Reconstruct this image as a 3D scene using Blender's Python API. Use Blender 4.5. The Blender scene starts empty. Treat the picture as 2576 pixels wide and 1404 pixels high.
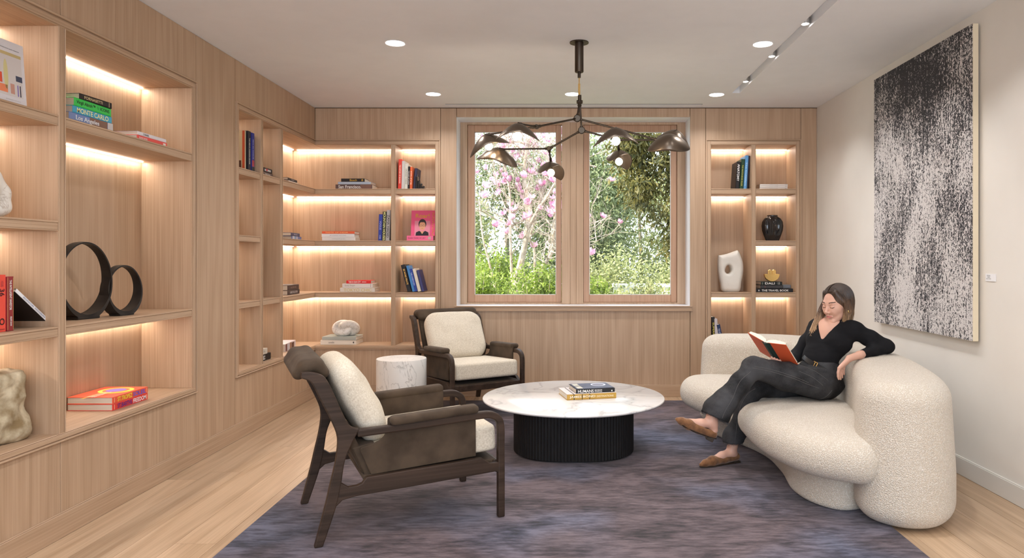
import bpy, math, random
import numpy as np
from mathutils import Vector, Matrix, noise
random.seed(7)
sc = bpy.context.scene
COL = sc.collection
F = 1780.0; VX = 1415.0; VY = 653.0; CZ = 1.30      # focal length in pixels, vanishing point, eye height

# ------------------------------------------------------------------ camera, world, sun, exposure
cam_d = bpy.data.cameras.new('camera'); cam = bpy.data.objects.new('camera', cam_d); COL.objects.link(cam)
cam.location = (0, 0, CZ); cam.rotation_euler = (math.pi/2, 0, 0)
cam_d.sensor_width = 36; cam_d.lens = 36*F/2576
cam_d.shift_x = -(VX-1288)/2576; cam_d.shift_y = -(702-VY)/2576
cam_d.clip_start = 0.05; cam_d.clip_end = 300
sc.camera = cam
wd = bpy.data.worlds.new('world'); sc.world = wd; wd.use_nodes = True
bg = wd.node_tree.nodes['Background']; bg.inputs[0].default_value = (0.76, 0.87, 1.0, 1); bg.inputs[1].default_value = 5.0
sun_d = bpy.data.lights.new('sun', 'SUN'); sun_d.energy = 12; sun_d.angle = 0.02; sun_d.color = (1, .92, .76)
sun = bpy.data.objects.new('sun', sun_d); COL.objects.link(sun)
sun.rotation_euler = Vector((0.62, 0.28, -0.75)).to_track_quat('-Z', 'Y').to_euler()
vs = sc.view_settings
vs.view_transform = 'Standard'; vs.look = 'None'; vs.gamma = 1; vs.use_curve_mapping = False; vs.exposure = 0.12
try:
    cy = sc.cycles
    cy.max_bounces = 9; cy.diffuse_bounces = 5; cy.glossy_bounces = 3; cy.transmission_bounces = 6; cy.transparent_max_bounces = 8
    cy.sample_clamp_indirect = 6; cy.caustics_reflective = False; cy.caustics_refractive = False; cy.use_light_tree = True
except Exception: pass
def area(name, loc, direction, sx, sy, power, color, shape='RECTANGLE', spread=math.pi):
    d = bpy.data.lights.new(name, 'AREA'); d.shape = shape; d.size = sx
    if shape in ('RECTANGLE', 'ELLIPSE'): d.size_y = sy
    d.energy = power; d.color = color; d.spread = spread
    o = bpy.data.objects.new(name, d); COL.objects.link(o); o.location = loc
    o.rotation_euler = Vector(direction).to_track_quat('-Z', 'Y').to_euler()
    return o
WARM = (1, .87, .74)
NEUT = (1, .98, .97)

# ------------------------------------------------------------------ materials
def new_mat(name):
    m = bpy.data.materials.new(name); m.use_nodes = True
    return m, m.node_tree, m.node_tree.nodes['Principled BSDF']
def nd(t, typ, **kw):
    n = t.nodes.new(typ)
    for k, v in kw.items():
        if k.startswith('i_'):
            key = k[2:]; n.inputs[int(key) if key.isdigit() else key.replace('_', ' ')].default_value = v
        else: setattr(n, k, v)
    return n
def lk(t, a, b): t.links.new(a, b)
def simple(name, c, rough=.6, metal=0, emit=None, estr=0, spec=None, sheen=0, coat=0):
    m, t, b = new_mat(name)
    b.inputs['Base Color'].default_value = (*c, 1); b.inputs['Roughness'].default_value = rough; b.inputs['Metallic'].default_value = metal
    if emit: b.inputs['Emission Color'].default_value = (*emit, 1); b.inputs['Emission Strength'].default_value = estr
    if spec is not None: b.inputs['Specular IOR Level'].default_value = spec
    if sheen: b.inputs['Sheen Weight'].default_value = sheen
    if coat: b.inputs['Coat Weight'].default_value = coat
    return m
def ramp(t, stops, interp='LINEAR'):
    r = t.nodes.new('ShaderNodeValToRGB'); r.color_ramp.interpolation = interp
    e = r.color_ramp.elements
    while len(e) < len(stops): e.new(0.5)
    for i, (p, c) in enumerate(stops): e[i].position = p; e[i].color = (*c, 1) if len(c) == 3 else c
    return r
def coords(t, scale, space='Object', rot=(0, 0, 0), rnd=True):
    tc = nd(t, 'ShaderNodeTexCoord'); mp = nd(t, 'ShaderNodeMapping'); mp.inputs['Scale'].default_value = scale; mp.inputs['Rotation'].default_value = rot
    if rnd:
        oi = nd(t, 'ShaderNodeObjectInfo'); mu = nd(t, 'ShaderNodeMath', operation='MULTIPLY'); mu.inputs[1].default_value = 37.0
        lk(t, oi.outputs['Random'], mu.inputs[0])
        va = nd(t, 'ShaderNodeVectorMath', operation='ADD'); lk(t, tc.outputs[space], va.inputs[0]); lk(t, mu.outputs[0], va.inputs[1]); lk(t, va.outputs[0], mp.inputs[0])
    else: lk(t, tc.outputs[space], mp.inputs[0])
    return mp.outputs[0]
def wood(name, axis, dark, light, rough=.45, fine=90, bump=.05, cath=.35, var=.12):
    """veneer / plank: long grain along axis, fine pores and broad cathedral figure"""
    m, t, b = new_mat(name)
    sl = {'x': (1, fine, fine), 'y': (fine, 1, fine), 'z': (fine, fine, 1)}[axis]
    sw = {'x': (.35, 5, 5), 'y': (5, .35, 5), 'z': (5, 5, .35)}[axis]
    v1 = coords(t, tuple(a*1.0 for a in sl)); v2 = coords(t, sw)
    n1 = nd(t, 'ShaderNodeTexNoise'); n1.inputs['Scale'].default_value = 1.6; n1.inputs['Detail'].default_value = 4; lk(t, v1, n1.inputs['Vector'])
    n2 = nd(t, 'ShaderNodeTexNoise'); n2.inputs['Scale'].default_value = 1.4; n2.inputs['Detail'].default_value = 2; lk(t, v2, n2.inputs['Vector'])
    mu = nd(t, 'ShaderNodeMath', operation='MULTIPLY'); mu.inputs[1].default_value = 34.0; lk(t, n2.outputs[0], mu.inputs[0])
    sn = nd(t, 'ShaderNodeMath', operation='SINE'); lk(t, mu.outputs[0], sn.inputs[0])
    ml = nd(t, 'ShaderNodeMath', operation='MULTIPLY_ADD'); ml.inputs[1].default_value = cath*.5; ml.inputs[2].default_value = 0; lk(t, sn.outputs[0], ml.inputs[0])
    ad = nd(t, 'ShaderNodeMath', operation='ADD'); lk(t, n1.outputs[0], ad.inputs[0]); lk(t, ml.outputs[0], ad.inputs[1])
    r = ramp(t, [(.22, dark), (.78, light)]); lk(t, ad.outputs[0], r.inputs[0])
    oi = nd(t, 'ShaderNodeObjectInfo'); mr = nd(t, 'ShaderNodeMapRange'); mr.inputs['To Min'].default_value = 1-var; mr.inputs['To Max'].default_value = 1+var*.6
    lk(t, oi.outputs['Random'], mr.inputs['Value'])
    mx = nd(t, 'ShaderNodeVectorMath', operation='SCALE'); lk(t, r.outputs[0], mx.inputs[0]); lk(t, mr.outputs[0], mx.inputs['Scale'])
    lk(t, mx.outputs[0], b.inputs['Base Color']); b.inputs['Roughness'].default_value = rough
    bp = nd(t, 'ShaderNodeBump'); bp.inputs['Strength'].default_value = bump; bp.inputs['Distance'].default_value = .002; lk(t, n1.outputs[0], bp.inputs['Height']); lk(t, bp.outputs[0], b.inputs['Normal'])
    return m
OAK_D = (.385, .252, .155); OAK_L = (.545, .382, .258)
M = {}
M['oak_z'] = wood('oak_veneer_vertical', 'z', OAK_D, OAK_L, .5, fine=150, var=.03, cath=.16)
M['oak_y'] = wood('oak_along_wall', 'y', OAK_D, OAK_L, .5, var=.05, cath=.12)
M['oak_x'] = wood('oak_across_wall', 'x', OAK_D, OAK_L, .5, var=.05, cath=.12)
M['oak_floor'] = wood('oak_floor_boards', 'y', (.42, .285, .175), (.58, .42, .28), .36, fine=90, var=.12, cath=.30)
M['fir'] = wood('reddish_fir', 'z', (.36, .19, .105), (.52, .32, .20), .4, var=.04, cath=.1)
M['walnut'] = wood('dark_walnut', 'x', (.024, .014, .009), (.052, .031, .021), .5, fine=60, var=.03)
M['board_dark'] = simple('groove_shadow', (.10, .06, .035), .9)
def noisy(name, c1, c2, scale, rough=.8, bump=0, dist=.002, bscale=None, detail=3, stretch=(1, 1, 1), sheen=0, rnd=False, lo=.35, hi=.65):
    m, t, b = new_mat(name)
    v = coords(t, stretch, rnd=rnd)
    n = nd(t, 'ShaderNodeTexNoise'); n.inputs['Scale'].default_value = scale; n.inputs['Detail'].default_value = detail; lk(t, v, n.inputs['Vector'])
    r = ramp(t, [(lo, c1), (hi, c2)]); lk(t, n.outputs[0], r.inputs[0]); lk(t, r.outputs[0], b.inputs['Base Color']); b.inputs['Roughness'].default_value = rough
    if sheen: b.inputs['Sheen Weight'].default_value = sheen
    if bump:
        n2 = nd(t, 'ShaderNodeTexNoise'); n2.inputs['Scale'].default_value = bscale or scale; n2.inputs['Detail'].default_value = 3; lk(t, v, n2.inputs['Vector'])
        bp = nd(t, 'ShaderNodeBump'); bp.inputs['Strength'].default_value = bump; bp.inputs['Distance'].default_value = dist; lk(t, n2.outputs[0], bp.inputs['Height']); lk(t, bp.outputs[0], b.inputs['Normal'])
    return m
M['ceiling'] = noisy('ceiling_paint', (.79, .81, .85), (.81, .83, .87), 6, .9)
M['wallpaint'] = noisy('cream_wall_paint', (.70, .67, .62), (.73, .70, .65), 3, .75)
M['white_paint'] = simple('white_satin_paint', (.88, .89, .92), .35)
M['base_paint'] = simple('baseboard_paint', (.66, .64, .60), .4)
M['black_gap'] = simple('dark_slot', (.02, .02, .02), .9)
# boucle
def boucle():
    m, t, b = new_mat('cream_boucle'); v = coords(t, (1, 1, 1), rnd=False)
    n = nd(t, 'ShaderNodeTexNoise'); n.inputs['Scale'].default_value = 140; n.inputs['Detail'].default_value = 2; n.inputs['Distortion'].default_value = .8; lk(t, v, n.inputs['Vector'])
    vo = nd(t, 'ShaderNodeTexVoronoi'); vo.inputs['Scale'].default_value = 180; lk(t, v, vo.inputs['Vector'])
    su = nd(t, 'ShaderNodeMath', operation='SUBTRACT'); lk(t, n.outputs[0], su.inputs[0]); lk(t, vo.outputs['Distance'], su.inputs[1])
    r = ramp(t, [(-.1, (.60, .53, .44)), (.45, (.84, .80, .73))]); r.color_ramp.elements[0].position = 0; lk(t, su.outputs[0], r.inputs[0]); lk(t, r.outputs[0], b.inputs['Base Color'])
    bp = nd(t, 'ShaderNodeBump'); bp.inputs['Strength'].default_value = .75; bp.inputs['Distance'].default_value = .005; lk(t, su.outputs[0], bp.inputs['Height']); lk(t, bp.outputs[0], b.inputs['Normal'])
    b.inputs['Roughness'].default_value = .95; b.inputs['Sheen Weight'].default_value = .25; b.inputs['Specular IOR Level'].default_value = .2
    return m
M['boucle'] = boucle()
def linen(name, c1, c2):
    m, t, b = new_mat(name); v = coords(t, (1, 1, 1), rnd=False)
    outs = []
    for s in ((560, 90, 90), (90, 560, 90), (90, 90, 560)):
        mp = nd(t, 'ShaderNodeMapping'); mp.inputs['Scale'].default_value = s; lk(t, v, mp.inputs[0])
        n = nd(t, 'ShaderNodeTexNoise'); n.inputs['Scale'].default_value = 1; n.inputs['Detail'].default_value = 2; lk(t, mp.outputs[0], n.inputs['Vector']); outs.append(n.outputs[0])
    a = nd(t, 'ShaderNodeMath', operation='ADD'); lk(t, outs[0], a.inputs[0]); lk(t, outs[1], a.inputs[1])
    a2 = nd(t, 'ShaderNodeMath', operation='ADD'); lk(t, a.outputs[0], a2.inputs[0]); lk(t, outs[2], a2.inputs[1])
    d = nd(t, 'ShaderNodeMath', operation='DIVIDE'); d.inputs[1].default_value = 3; lk(t, a2.outputs[0], d.inputs[0])
    r = ramp(t, [(.38, c1), (.6, c2)]); lk(t, d.outputs[0], r.inputs[0]); lk(t, r.outputs[0], b.inputs['Base Color'])
    bp = nd(t, 'ShaderNodeBump'); bp.inputs['Strength'].default_value = .5; bp.inputs['Distance'].default_value = .003; lk(t, d.outputs[0], bp.inputs['Height']); lk(t, bp.outputs[0], b.inputs['Normal'])
    b.inputs['Roughness'].default_value = .95; b.inputs['Specular IOR Level'].default_value = .2
    return m
M['linen'] = linen('oatmeal_linen', (.50, .43, .335), (.71, .645, .54))
M['suede'] = noisy('brown_suede', (.044, .029, .018), (.078, .053, .034), 9, .8, .25, .002, 300, sheen=.03)
def marble(name, base, vein, scale, w=.03, rough=.15, st=(1, 1, 1)):
    m, t, b = new_mat(name); v = coords(t, st, rnd=False, rot=(.6 if st[0] != 1 else 0, .5 if st[0] != 1 else 0, 0))
    n = nd(t, 'ShaderNodeTexNoise'); n.inputs['Scale'].default_value = scale; n.inputs['Detail'].default_value = 6; n.inputs['Distortion'].default_value = 1.4; lk(t, v, n.inputs['Vector'])
    s = nd(t, 'ShaderNodeMath', operation='SUBTRACT'); s.inputs[1].default_value = .5; lk(t, n.outputs[0], s.inputs[0])
    a = nd(t, 'ShaderNodeMath', operation='ABSOLUTE'); lk(t, s.outputs[0], a.inputs[0])
    r = ramp(t, [(0, vein), (w, tuple(.6*p+.4*q for p, q in zip(base, vein))), (w*3.5, base)]); lk(t, a.outputs[0], r.inputs[0])
    n2 = nd(t, 'ShaderNodeTexNoise'); n2.inputs['Scale'].default_value = scale*.7; lk(t, v, n2.inputs['Vector'])
    r2 = ramp(t, [(.4, (.90, .89, .88)), (.7, (1, 1, 1))]); lk(t, n2.outputs[0], r2.inputs[0])
    mx = nd(t, 'ShaderNodeMix', data_type='RGBA', blend_type='MULTIPLY'); mx.inputs['Factor'].default_value = 1
    lk(t, r.outputs[0], mx.inputs['A']); lk(t, r2.outputs[0], mx.inputs['B']); lk(t, mx.outputs['Result'], b.inputs['Base Color'])
    b.inputs['Roughness'].default_value = rough
    return m
M['marble_top'] = marble('white_marble_top', (.78, .77, .76), (.55, .54, .54), 2.2, .012)
M['marble_drum'] = marble('veined_marble', (.76, .74, .71), (.42, .40, .38), 3.2, .006, .35, (2.2, 2.2, .8))
M['marble_knot'] = marble('cream_marble', (.78, .75, .70), (.5, .44, .38), 9, .008, .3)
M['black_oak'] = noisy('black_stained_oak', (.004, .0035, .004), (.011, .010, .010), 3, .6, .2, .001, 3, stretch=(60, 60, 2))
M['bronze'] = simple('aged_bronze', (.17, .135, .105), .34, .95)
M['bronze_dark'] = simple('dark_bronze', (.075, .058, .044), .4, .9)
M['brass'] = simple('polished_brass', (.85, .58, .22), .18, 1)
M['bulb'] = simple('lit_bulb', (1, 1, 1), .4, 0, (1, .86, .62), 14)
M['led'] = simple('led_strip_glow', (1, 1, 1), .5, 0, (1, .88, .74), 9)
M['downlight'] = simple('downlight_lens', (1, 1, 1), .5, 0, (1, .97, .92), 9)
M['chrome'] = simple('bright_metal', (.8, .8, .8), .15, 1)
M['black_cer'] = simple('black_glaze', (.012, .012, .014), .12, coat=.5)
M['white_cer'] = noisy('white_plaster', (.70, .66, .60), (.78, .75, .69), 7, .6, .05, .002, 60)
M['dark_wood'] = noisy('charred_wood', (.014, .011, .010), (.03, .024, .02), 12, .45)
def rug():
    m, t, b = new_mat('mottled_silk_rug')
    va = coords(t, (1.0, 2.0, 1), rnd=False); vb = coords(t, (12, 42, 1), rnd=False); vc = coords(t, (1, 1, 1), rnd=False); vd = coords(t, (60, 300, 1), rnd=False)
    def nz(v, s, d=4, dis=0):
        n = nd(t, 'ShaderNodeTexNoise'); n.inputs['Scale'].default_value = s; n.inputs['Detail'].default_value = d; n.inputs['Distortion'].default_value = dis; lk(t, v, n.inputs['Vector']); return n.outputs[0]
    big = nz(va, 2.6, 5, .8); streak = nz(vb, 1.0, 4, .3); hue = nz(vc, 1.1, 2); fine = nz(vd, 1, 2)
    a = nd(t, 'ShaderNodeMath', operation='MULTIPLY_ADD'); a.inputs[1].default_value = .55; lk(t, streak, a.inputs[0]); 
    k = nd(t, 'ShaderNodeMath', operation='MULTIPLY'); k.inputs[1].default_value = .75; lk(t, big, k.inputs[0]); lk(t, k.outputs[0], a.inputs[2])
    a2 = nd(t, 'ShaderNodeMath', operation='MULTIPLY_ADD'); a2.inputs[1].default_value = .15; lk(t, fine, a2.inputs[0]); lk(t, a.outputs[0], a2.inputs[2])
    c1 = ramp(t, [(.52, (.014, .010, .013)), (.65, (.056, .039, .046)), (.84, (.135, .100, .112))]); c2 = ramp(t, [(.52, (.010, .012, .022)), (.65, (.040, .044, .074)), (.84, (.125, .130, .19))])
    lk(t, a2.outputs[0], c1.inputs[0]); lk(t, a2.outputs[0], c2.inputs[0])
    hr = ramp(t, [(.48, (0, 0, 0)), (.64, (1, 1, 1))]); lk(t, hue, hr.inputs[0])
    mx = nd(t, 'ShaderNodeMix', data_type='RGBA'); lk(t, hr.outputs[0], mx.inputs['Factor']); lk(t, c1.outputs[0], mx.inputs['A']); lk(t, c2.outputs[0], mx.inputs['B'])
    lk(t, mx.outputs['Result'], b.inputs['Base Color']); b.inputs['Roughness'].default_value = .8; b.inputs['Sheen Weight'].default_value = .12; b.inputs['Specular IOR Level'].default_value = .25
    bp = nd(t, 'ShaderNodeBump'); bp.inputs['Strength'].default_value = .4; bp.inputs['Distance'].default_value = .002; lk(t, fine, bp.inputs['Height']); lk(t, bp.outputs[0], b.inputs['Normal'])
    return m
M['rug'] = rug()
_pc = {}
def col(c, rough=.5, metal=0):
    k = (c, rough, metal)
    if k not in _pc: _pc[k] = simple('print_%02d' % len(_pc), tuple(pow(x/255, 2.2) for x in c), rough, metal)
    return _pc[k]
M['pages'] = noisy('book_pages', (.55, .49, .41), (.72, .67, .59), 1, .9, .3, .001, 1, stretch=(3, 3, 400))

for k_ in ('suede', 'walnut', 'black_oak', 'dark_wood'): M[k_].node_tree.nodes['Principled BSDF'].inputs['Specular IOR Level'].default_value = .25
# ------------------------------------------------------------------ mesh helpers
class MB:
    def __init__(s): s.v = []; s.f = []
    def add(s, vs, fs, mtx=None):
        n = len(s.v)
        s.v += [tuple(mtx @ Vector(p)) for p in vs] if mtx else [tuple(p) for p in vs]
        s.f += [tuple(i+n for i in f) for f in fs]; return s
    def box(s, x0, x1, y0, y1, z0, z1, mtx=None):
        vs = [(x, y, z) for z in (z0, z1) for y in (y0, y1) for x in (x0, x1)]
        return s.add(vs, [(0, 2, 3, 1), (4, 5, 7, 6), (0, 1, 5, 4), (2, 6, 7, 3), (0, 4, 6, 2), (1, 3, 7, 5)], mtx)
    def prism(s, poly, h0, h1, mtx=None):                      # poly in xy, extruded along z
        n = len(poly); A = sum(poly[i][0]*poly[(i+1) % n][1]-poly[(i+1) % n][0]*poly[i][1] for i in range(n))
        if A < 0: poly = poly[::-1]
        vs = [(x, y, h0) for x, y in poly]+[(x, y, h1) for x, y in poly]
        return s.add(vs, [tuple(range(n-1, -1, -1)), tuple(range(n, 2*n))]+[(i, (i+1) % n, n+(i+1) % n, n+i) for i in range(n)], mtx)
    def tube(s, path, rad, n=10, mtx=None, caps=True, flat=None):
        path = [Vector(p) for p in path]; m = len(path)
        if not hasattr(rad, '__len__'): rad = [rad]*m
        vs = []; prev = None
        for i, p in enumerate(path):
            tg = (path[min(i+1, m-1)]-path[max(i-1, 0)]).normalized()
            if prev is None:
                up = Vector((0, 0, 1)) if abs(tg.z) < .9 else Vector((1, 0, 0)); a = tg.cross(up).normalized()
            else: a = (prev-tg*prev.dot(tg)).normalized()
            prev = a; b = tg.cross(a)
            fl = flat if flat else 1
            for k in range(n):
                th = 2*math.pi*k/n; vs.append(p+a*math.cos(th)*rad[i]+b*math.sin(th)*rad[i]*fl)
        fs = [(i*n+k, i*n+(k+1) % n, (i+1)*n+(k+1) % n, (i+1)*n+k) for i in range(m-1) for k in range(n)]
        if caps: fs += [tuple(range(n-1, -1, -1)), tuple(range((m-1)*n, m*n))]
        return s.add(vs, fs, mtx)
    def lathe(s, prof, n=32, mtx=None, cap=True):               # prof: (r, z)
        vs = [(r*math.cos(2*math.pi*k/n), r*math.sin(2*math.pi*k/n), z) for r, z in prof for k in range(n)]
        m = len(prof)
        fs = [(i*n+k, i*n+(k+1) % n, (i+1)*n+(k+1) % n, (i+1)*n+k) for i in range(m-1) for k in range(n)]
        if cap: fs += [tuple(range(n-1, -1, -1)), tuple(range((m-1)*n, m*n))]
        return s.add(vs, fs, mtx)
    def sphere(s, c, r, n=16, sc3=(1, 1, 1), mtx=None):
        vs = []; fs = []; h = n//2
        for i in range(h+1):
            ph = math.pi*i/h
            for k in range(n):
                th = 2*math.pi*k/n
                vs.append((c[0]+r*sc3[0]*math.sin(ph)*math.cos(th), c[1]+r*sc3[1]*math.sin(ph)*math.sin(th), c[2]-r*sc3[2]*math.cos(ph)))
        for i in range(h):
            for k in range(n): fs.append((i*n+k, i*n+(k+1) % n, (i+1)*n+(k+1) % n, (i+1)*n+k))
        return s.add(vs, fs, mtx)
    def obj(s, name, mat, parent=None, smooth=False, bevel=0, seg=2, kind=None, label=None):
        me = bpy.data.meshes.new(name); me.from_pydata(s.v, [], s.f); me.update()
        if smooth:
            me.polygons.foreach_set('use_smooth', [True]*len(me.polygons))
            try: me.set_sharp_from_angle(angle=math.radians(40))
            except Exception: pass
        me.materials.append(mat)
        o = bpy.data.objects.new(name, me); COL.objects.link(o)
        if parent: o.parent = parent
        if bevel:
            b = o.modifiers.new('bevel', 'BEVEL'); b.width = bevel; b.segments = seg; b.limit_method = 'ANGLE'; b.angle_limit = math.radians(40)
        if kind: o['kind'] = kind
        if label: o['label'] = label
        return o
def thing(name, label, cat, loc=(0, 0, 0), rz=0, group=None, mtx=None):
    o = bpy.data.objects.new(name, None); COL.objects.link(o); o.empty_display_size = .05
    if mtx is not None: o.matrix_world = mtx
    else: o.location = loc; o.rotation_euler = (0, 0, rz)
    o['label'] = label; o['category'] = cat
    if group: o['group'] = group
    return o
def tag(o, label, cat, group=None, kind=None):
    o['label'] = label; o['category'] = cat
    if group: o['group'] = group
    if kind: o['kind'] = kind
    return o
def struct(o, label=None, cat=None):
    o['kind'] = 'structure'
    if label: o['label'] = label
    o['category'] = cat or 'wall'
    return o
def root(name, label, cat):
    o = bpy.data.objects.new(name, None); COL.objects.link(o); return struct(o, label, cat)
def catmull(pts, n=8, closed=True):
    out = []; N = len(pts); P = [Vector(p) for p in pts]
    rng = range(N) if closed else range(N-1)
    for i in rng:
        if closed: p0, p1, p2, p3 = P[i-1], P[i], P[(i+1) % N], P[(i+2) % N]
        else: p0, p1, p2, p3 = P[max(i-1, 0)], P[i], P[i+1], P[min(i+2, N-1)]
        for k in range(n):
            t = k/n
            out.append(.5*((2*p1)+(-p0+p2)*t+(2*p0-5*p1+4*p2-p3)*t*t+(-p0+3*p1-3*p2+p3)*t**3))
    if not closed: out.append(P[-1])
    return out

# ------------------------------------------------------------------ signed distance modeller (surface nets)
class SDF:
    """smooth-blended distance field; one continuous closed surface out"""
    def __init__(s, lo, hi, h):
        s.h = h; s.lo = np.array(lo, float); n = np.ceil((np.array(hi)-s.lo)/h).astype(int)+1
        s.n = n; s.ax = [s.lo[i]+h*np.arange(n[i]) for i in range(3)]
        s.f = np.full(n, 1.0, np.float32)
    def sub(s, lo, hi):
        a = [max(0, int(math.floor((lo[i]-s.lo[i])/s.h))) for i in range(3)]
        b = [min(int(s.n[i]), int(math.ceil((hi[i]-s.lo[i])/s.h))+1) for i in range(3)]
        return [slice(a[i], max(a[i], b[i])) for i in range(3)]
    def grid(s, sl):
        return (s.ax[0][sl[0]][:, None, None], s.ax[1][sl[1]][None, :, None], s.ax[2][sl[2]][None, None, :])
    def put(s, sl, d, k, op):
        sl = tuple(sl); a = s.f[sl]
        if a.size == 0: return
        if op == 'cut': d = -d; hh = np.clip(.5-.5*(d-a)/k, 0, 1); r = d*(1-hh)+a*hh; r = r+k*hh*(1-hh)
        else: hh = np.clip(.5+.5*(d-a)/k, 0, 1); r = d*(1-hh)+a*hh; r = r-k*hh*(1-hh)
        s.f[sl] = r
    def cone(s, a, ra, b, rb, k=.02, op='add', fl=None):
        """capsule with two radii; fl=(axis, factor) squashes the section along a direction"""
        a = np.array(a, float); b = np.array(b, float); R = max(ra, rb)*max(1, (fl[1] if fl else 1))+k+3*s.h
        sl = s.sub(np.minimum(a, b)-R, np.maximum(a, b)+R); X, Y, Z = s.grid(sl)
        ab = b-a; L = max(float(ab @ ab), 1e-9)
        px, py, pz = X-a[0], Y-a[1], Z-a[2]
        t = np.clip((px*ab[0]+py*ab[1]+pz*ab[2])/L, 0, 1)
        qx, qy, qz = px-t*ab[0], py-t*ab[1], pz-t*ab[2]
        d2 = qx*qx+qy*qy+qz*qz
        if fl:
            v = np.array(fl[0], float); v /= np.linalg.norm(v); c = qx*v[0]+qy*v[1]+qz*v[2]
            d2 = d2-c*c+(c/fl[1])**2
        s.put(sl, np.sqrt(d2)-(ra+(rb-ra)*t), k, op); return s
    def chain(s, pts, k=.02, fl=None, op='add'):
        for (p, r), (q, u) in zip(pts[:-1], pts[1:]): s.cone(p, r, q, u, k, op, fl)
        return s
    def ell(s, c, r, k=.02, rot=None, op='add'):
        c = np.array(c, float); r = np.array(r, float); R = max(r)+k+3*s.h
        sl = s.sub(c-R, c+R); X, Y, Z = s.grid(sl); px, py, pz = X-c[0], Y-c[1], Z-c[2]
        if rot is not None:
            m = np.array(rot.to_3x3().transposed()); px, py, pz = [m[i][0]*px+m[i][1]*py+m[i][2]*pz for i in range(3)]
        k0 = np.sqrt((px/r[0])**2+(py/r[1])**2+(pz/r[2])**2); k1 = np.sqrt((px/r[0]**2)**2+(py/r[1]**2)**2+(pz/r[2]**2)**2)+1e-9
        s.put(sl, k0*(k0-1)/k1, k, op); return s
    def rbox(s, c, hs, r, k=.02, rot=None, op='add', puff=0, corner=0):
        c = np.array(c, float); hs = np.array(hs, float); R = float(np.linalg.norm(hs))+k+3*s.h+puff
        sl = s.sub(c-R, c+R); X, Y, Z = s.grid(sl); px, py, pz = X-c[0], Y-c[1], Z-c[2]
        if rot is not None:
            m = np.array(rot.to_3x3().transposed()); px, py, pz = [m[i][0]*px+m[i][1]*py+m[i][2]*pz for i in range(3)]
        hz = hs[2]
        if puff: hz = hs[2]+puff*np.clip(1-(px/hs[0])**2, 0, 1)*np.clip(1-(py/hs[1])**2, 0, 1)
        if corner:
            ax2, ay2 = np.abs(px)-(hs[0]-corner), np.abs(py)-(hs[1]-corner); d2 = np.sqrt(np.maximum(ax2, 0)**2+np.maximum(ay2, 0)**2)+np.minimum(np.maximum(ax2, ay2), 0)-corner
            if puff: hz = hs[2]+puff*np.clip(-d2/.16, 0, 1)**.6
            a_, b_ = d2+r, np.abs(pz)-(hz-r)
            s.put(sl, np.sqrt(np.maximum(a_, 0)**2+np.maximum(b_, 0)**2)+np.minimum(np.maximum(a_, b_), 0)-r, k, op); return s
        qx, qy, qz = np.abs(px)-(hs[0]-r), np.abs(py)-(hs[1]-r), np.abs(pz)-(hz-r)
        d = np.sqrt(np.maximum(qx, 0)**2+np.maximum(qy, 0)**2+np.maximum(qz, 0)**2)+np.minimum(np.maximum(np.maximum(qx, qy), qz), 0)-r
        s.put(sl, d, k, op); return s
    def planform(s, poly, z0, z1, r, k=.02, lean=0, dome=0, zl=0):
        P = np.array([(p[0], p[1]) for p in poly]); X = s.ax[0][:, None]; Y = s.ax[1][None, :]
        d2 = np.full((len(s.ax[0]), len(s.ax[1])), 1e9); ins = np.zeros(d2.shape, bool)
        for i in range(len(P)):
            a = P[i]; b = P[(i+1) % len(P)]; e = b-a; wx, wy = X-a[0], Y-a[1]
            t = np.clip((wx*e[0]+wy*e[1])/(e @ e+1e-12), 0, 1); d2 = np.minimum(d2, (wx-e[0]*t)**2+(wy-e[1]*t)**2)
            if a[1] != b[1]:
                c = ((a[1] > Y) != (b[1] > Y)) & (X < (b[0]-a[0])*(Y-a[1])/(b[1]-a[1])+a[0]); ins ^= c
        d = np.sqrt(d2); d = np.where(ins, -d, d)
        Z = s.ax[2][None, None, :]; D = d[:, :, None]
        top = z1+dome*np.clip(-d/.25, 0, 1)[:, :, None]
        dd = D+lean*np.clip(Z-zl, 0, 10)
        qx = dd+r; qz = np.maximum(Z-top, z0-Z)+r
        f = np.sqrt(np.maximum(qx, 0)**2+np.maximum(qz, 0)**2)+np.minimum(np.maximum(qx, qz), 0)-r
        s.put([slice(None)]*3, f.astype(np.float32), k, 'add'); return s
    def mesh(s):
        f = s.f; S = f < 0; n = s.n
        S[0] = S[-1] = False; S[:, 0] = S[:, -1] = False; S[:, :, 0] = S[:, :, -1] = False
        c = [(i, j, k) for i in (0, 1) for j in (0, 1) for k in (0, 1)]
        def sh(A, o): return A[o[0]:n[0]-1+o[0], o[1]:n[1]-1+o[1], o[2]:n[2]-1+o[2]]
        cnt = np.zeros(n-1, np.int8)
        for o in c: cnt += sh(S, o)
        act = np.argwhere((cnt > 0) & (cnt < 8)); idx = np.full(n-1, -1, np.int32); idx[tuple(act.T)] = np.arange(len(act))
        acc = np.zeros((len(act), 3)); w = np.zeros(len(act))
        for o in c:
            for a in range(3):
                if o[a]: continue
                p = list(o); p[a] = 1
                i0 = tuple((act+np.array(o)).T); i1 = tuple((act+np.array(p)).T)
                f0, f1 = f[i0], f[i1]; m = S[i0] != S[i1]
                t = np.where(m, f0/np.where(np.abs(f0-f1) < 1e-9, 1e-9, f0-f1), 0); t = np.clip(t, 0, 1)
                q = np.array(o, float)[None, :].repeat(len(act), 0); q[:, a] += t
                acc[m] += q[m]; w[m] += 1
        V = s.lo+s.h*(act+acc/np.maximum(w, 1)[:, None])
        Q = []
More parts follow.
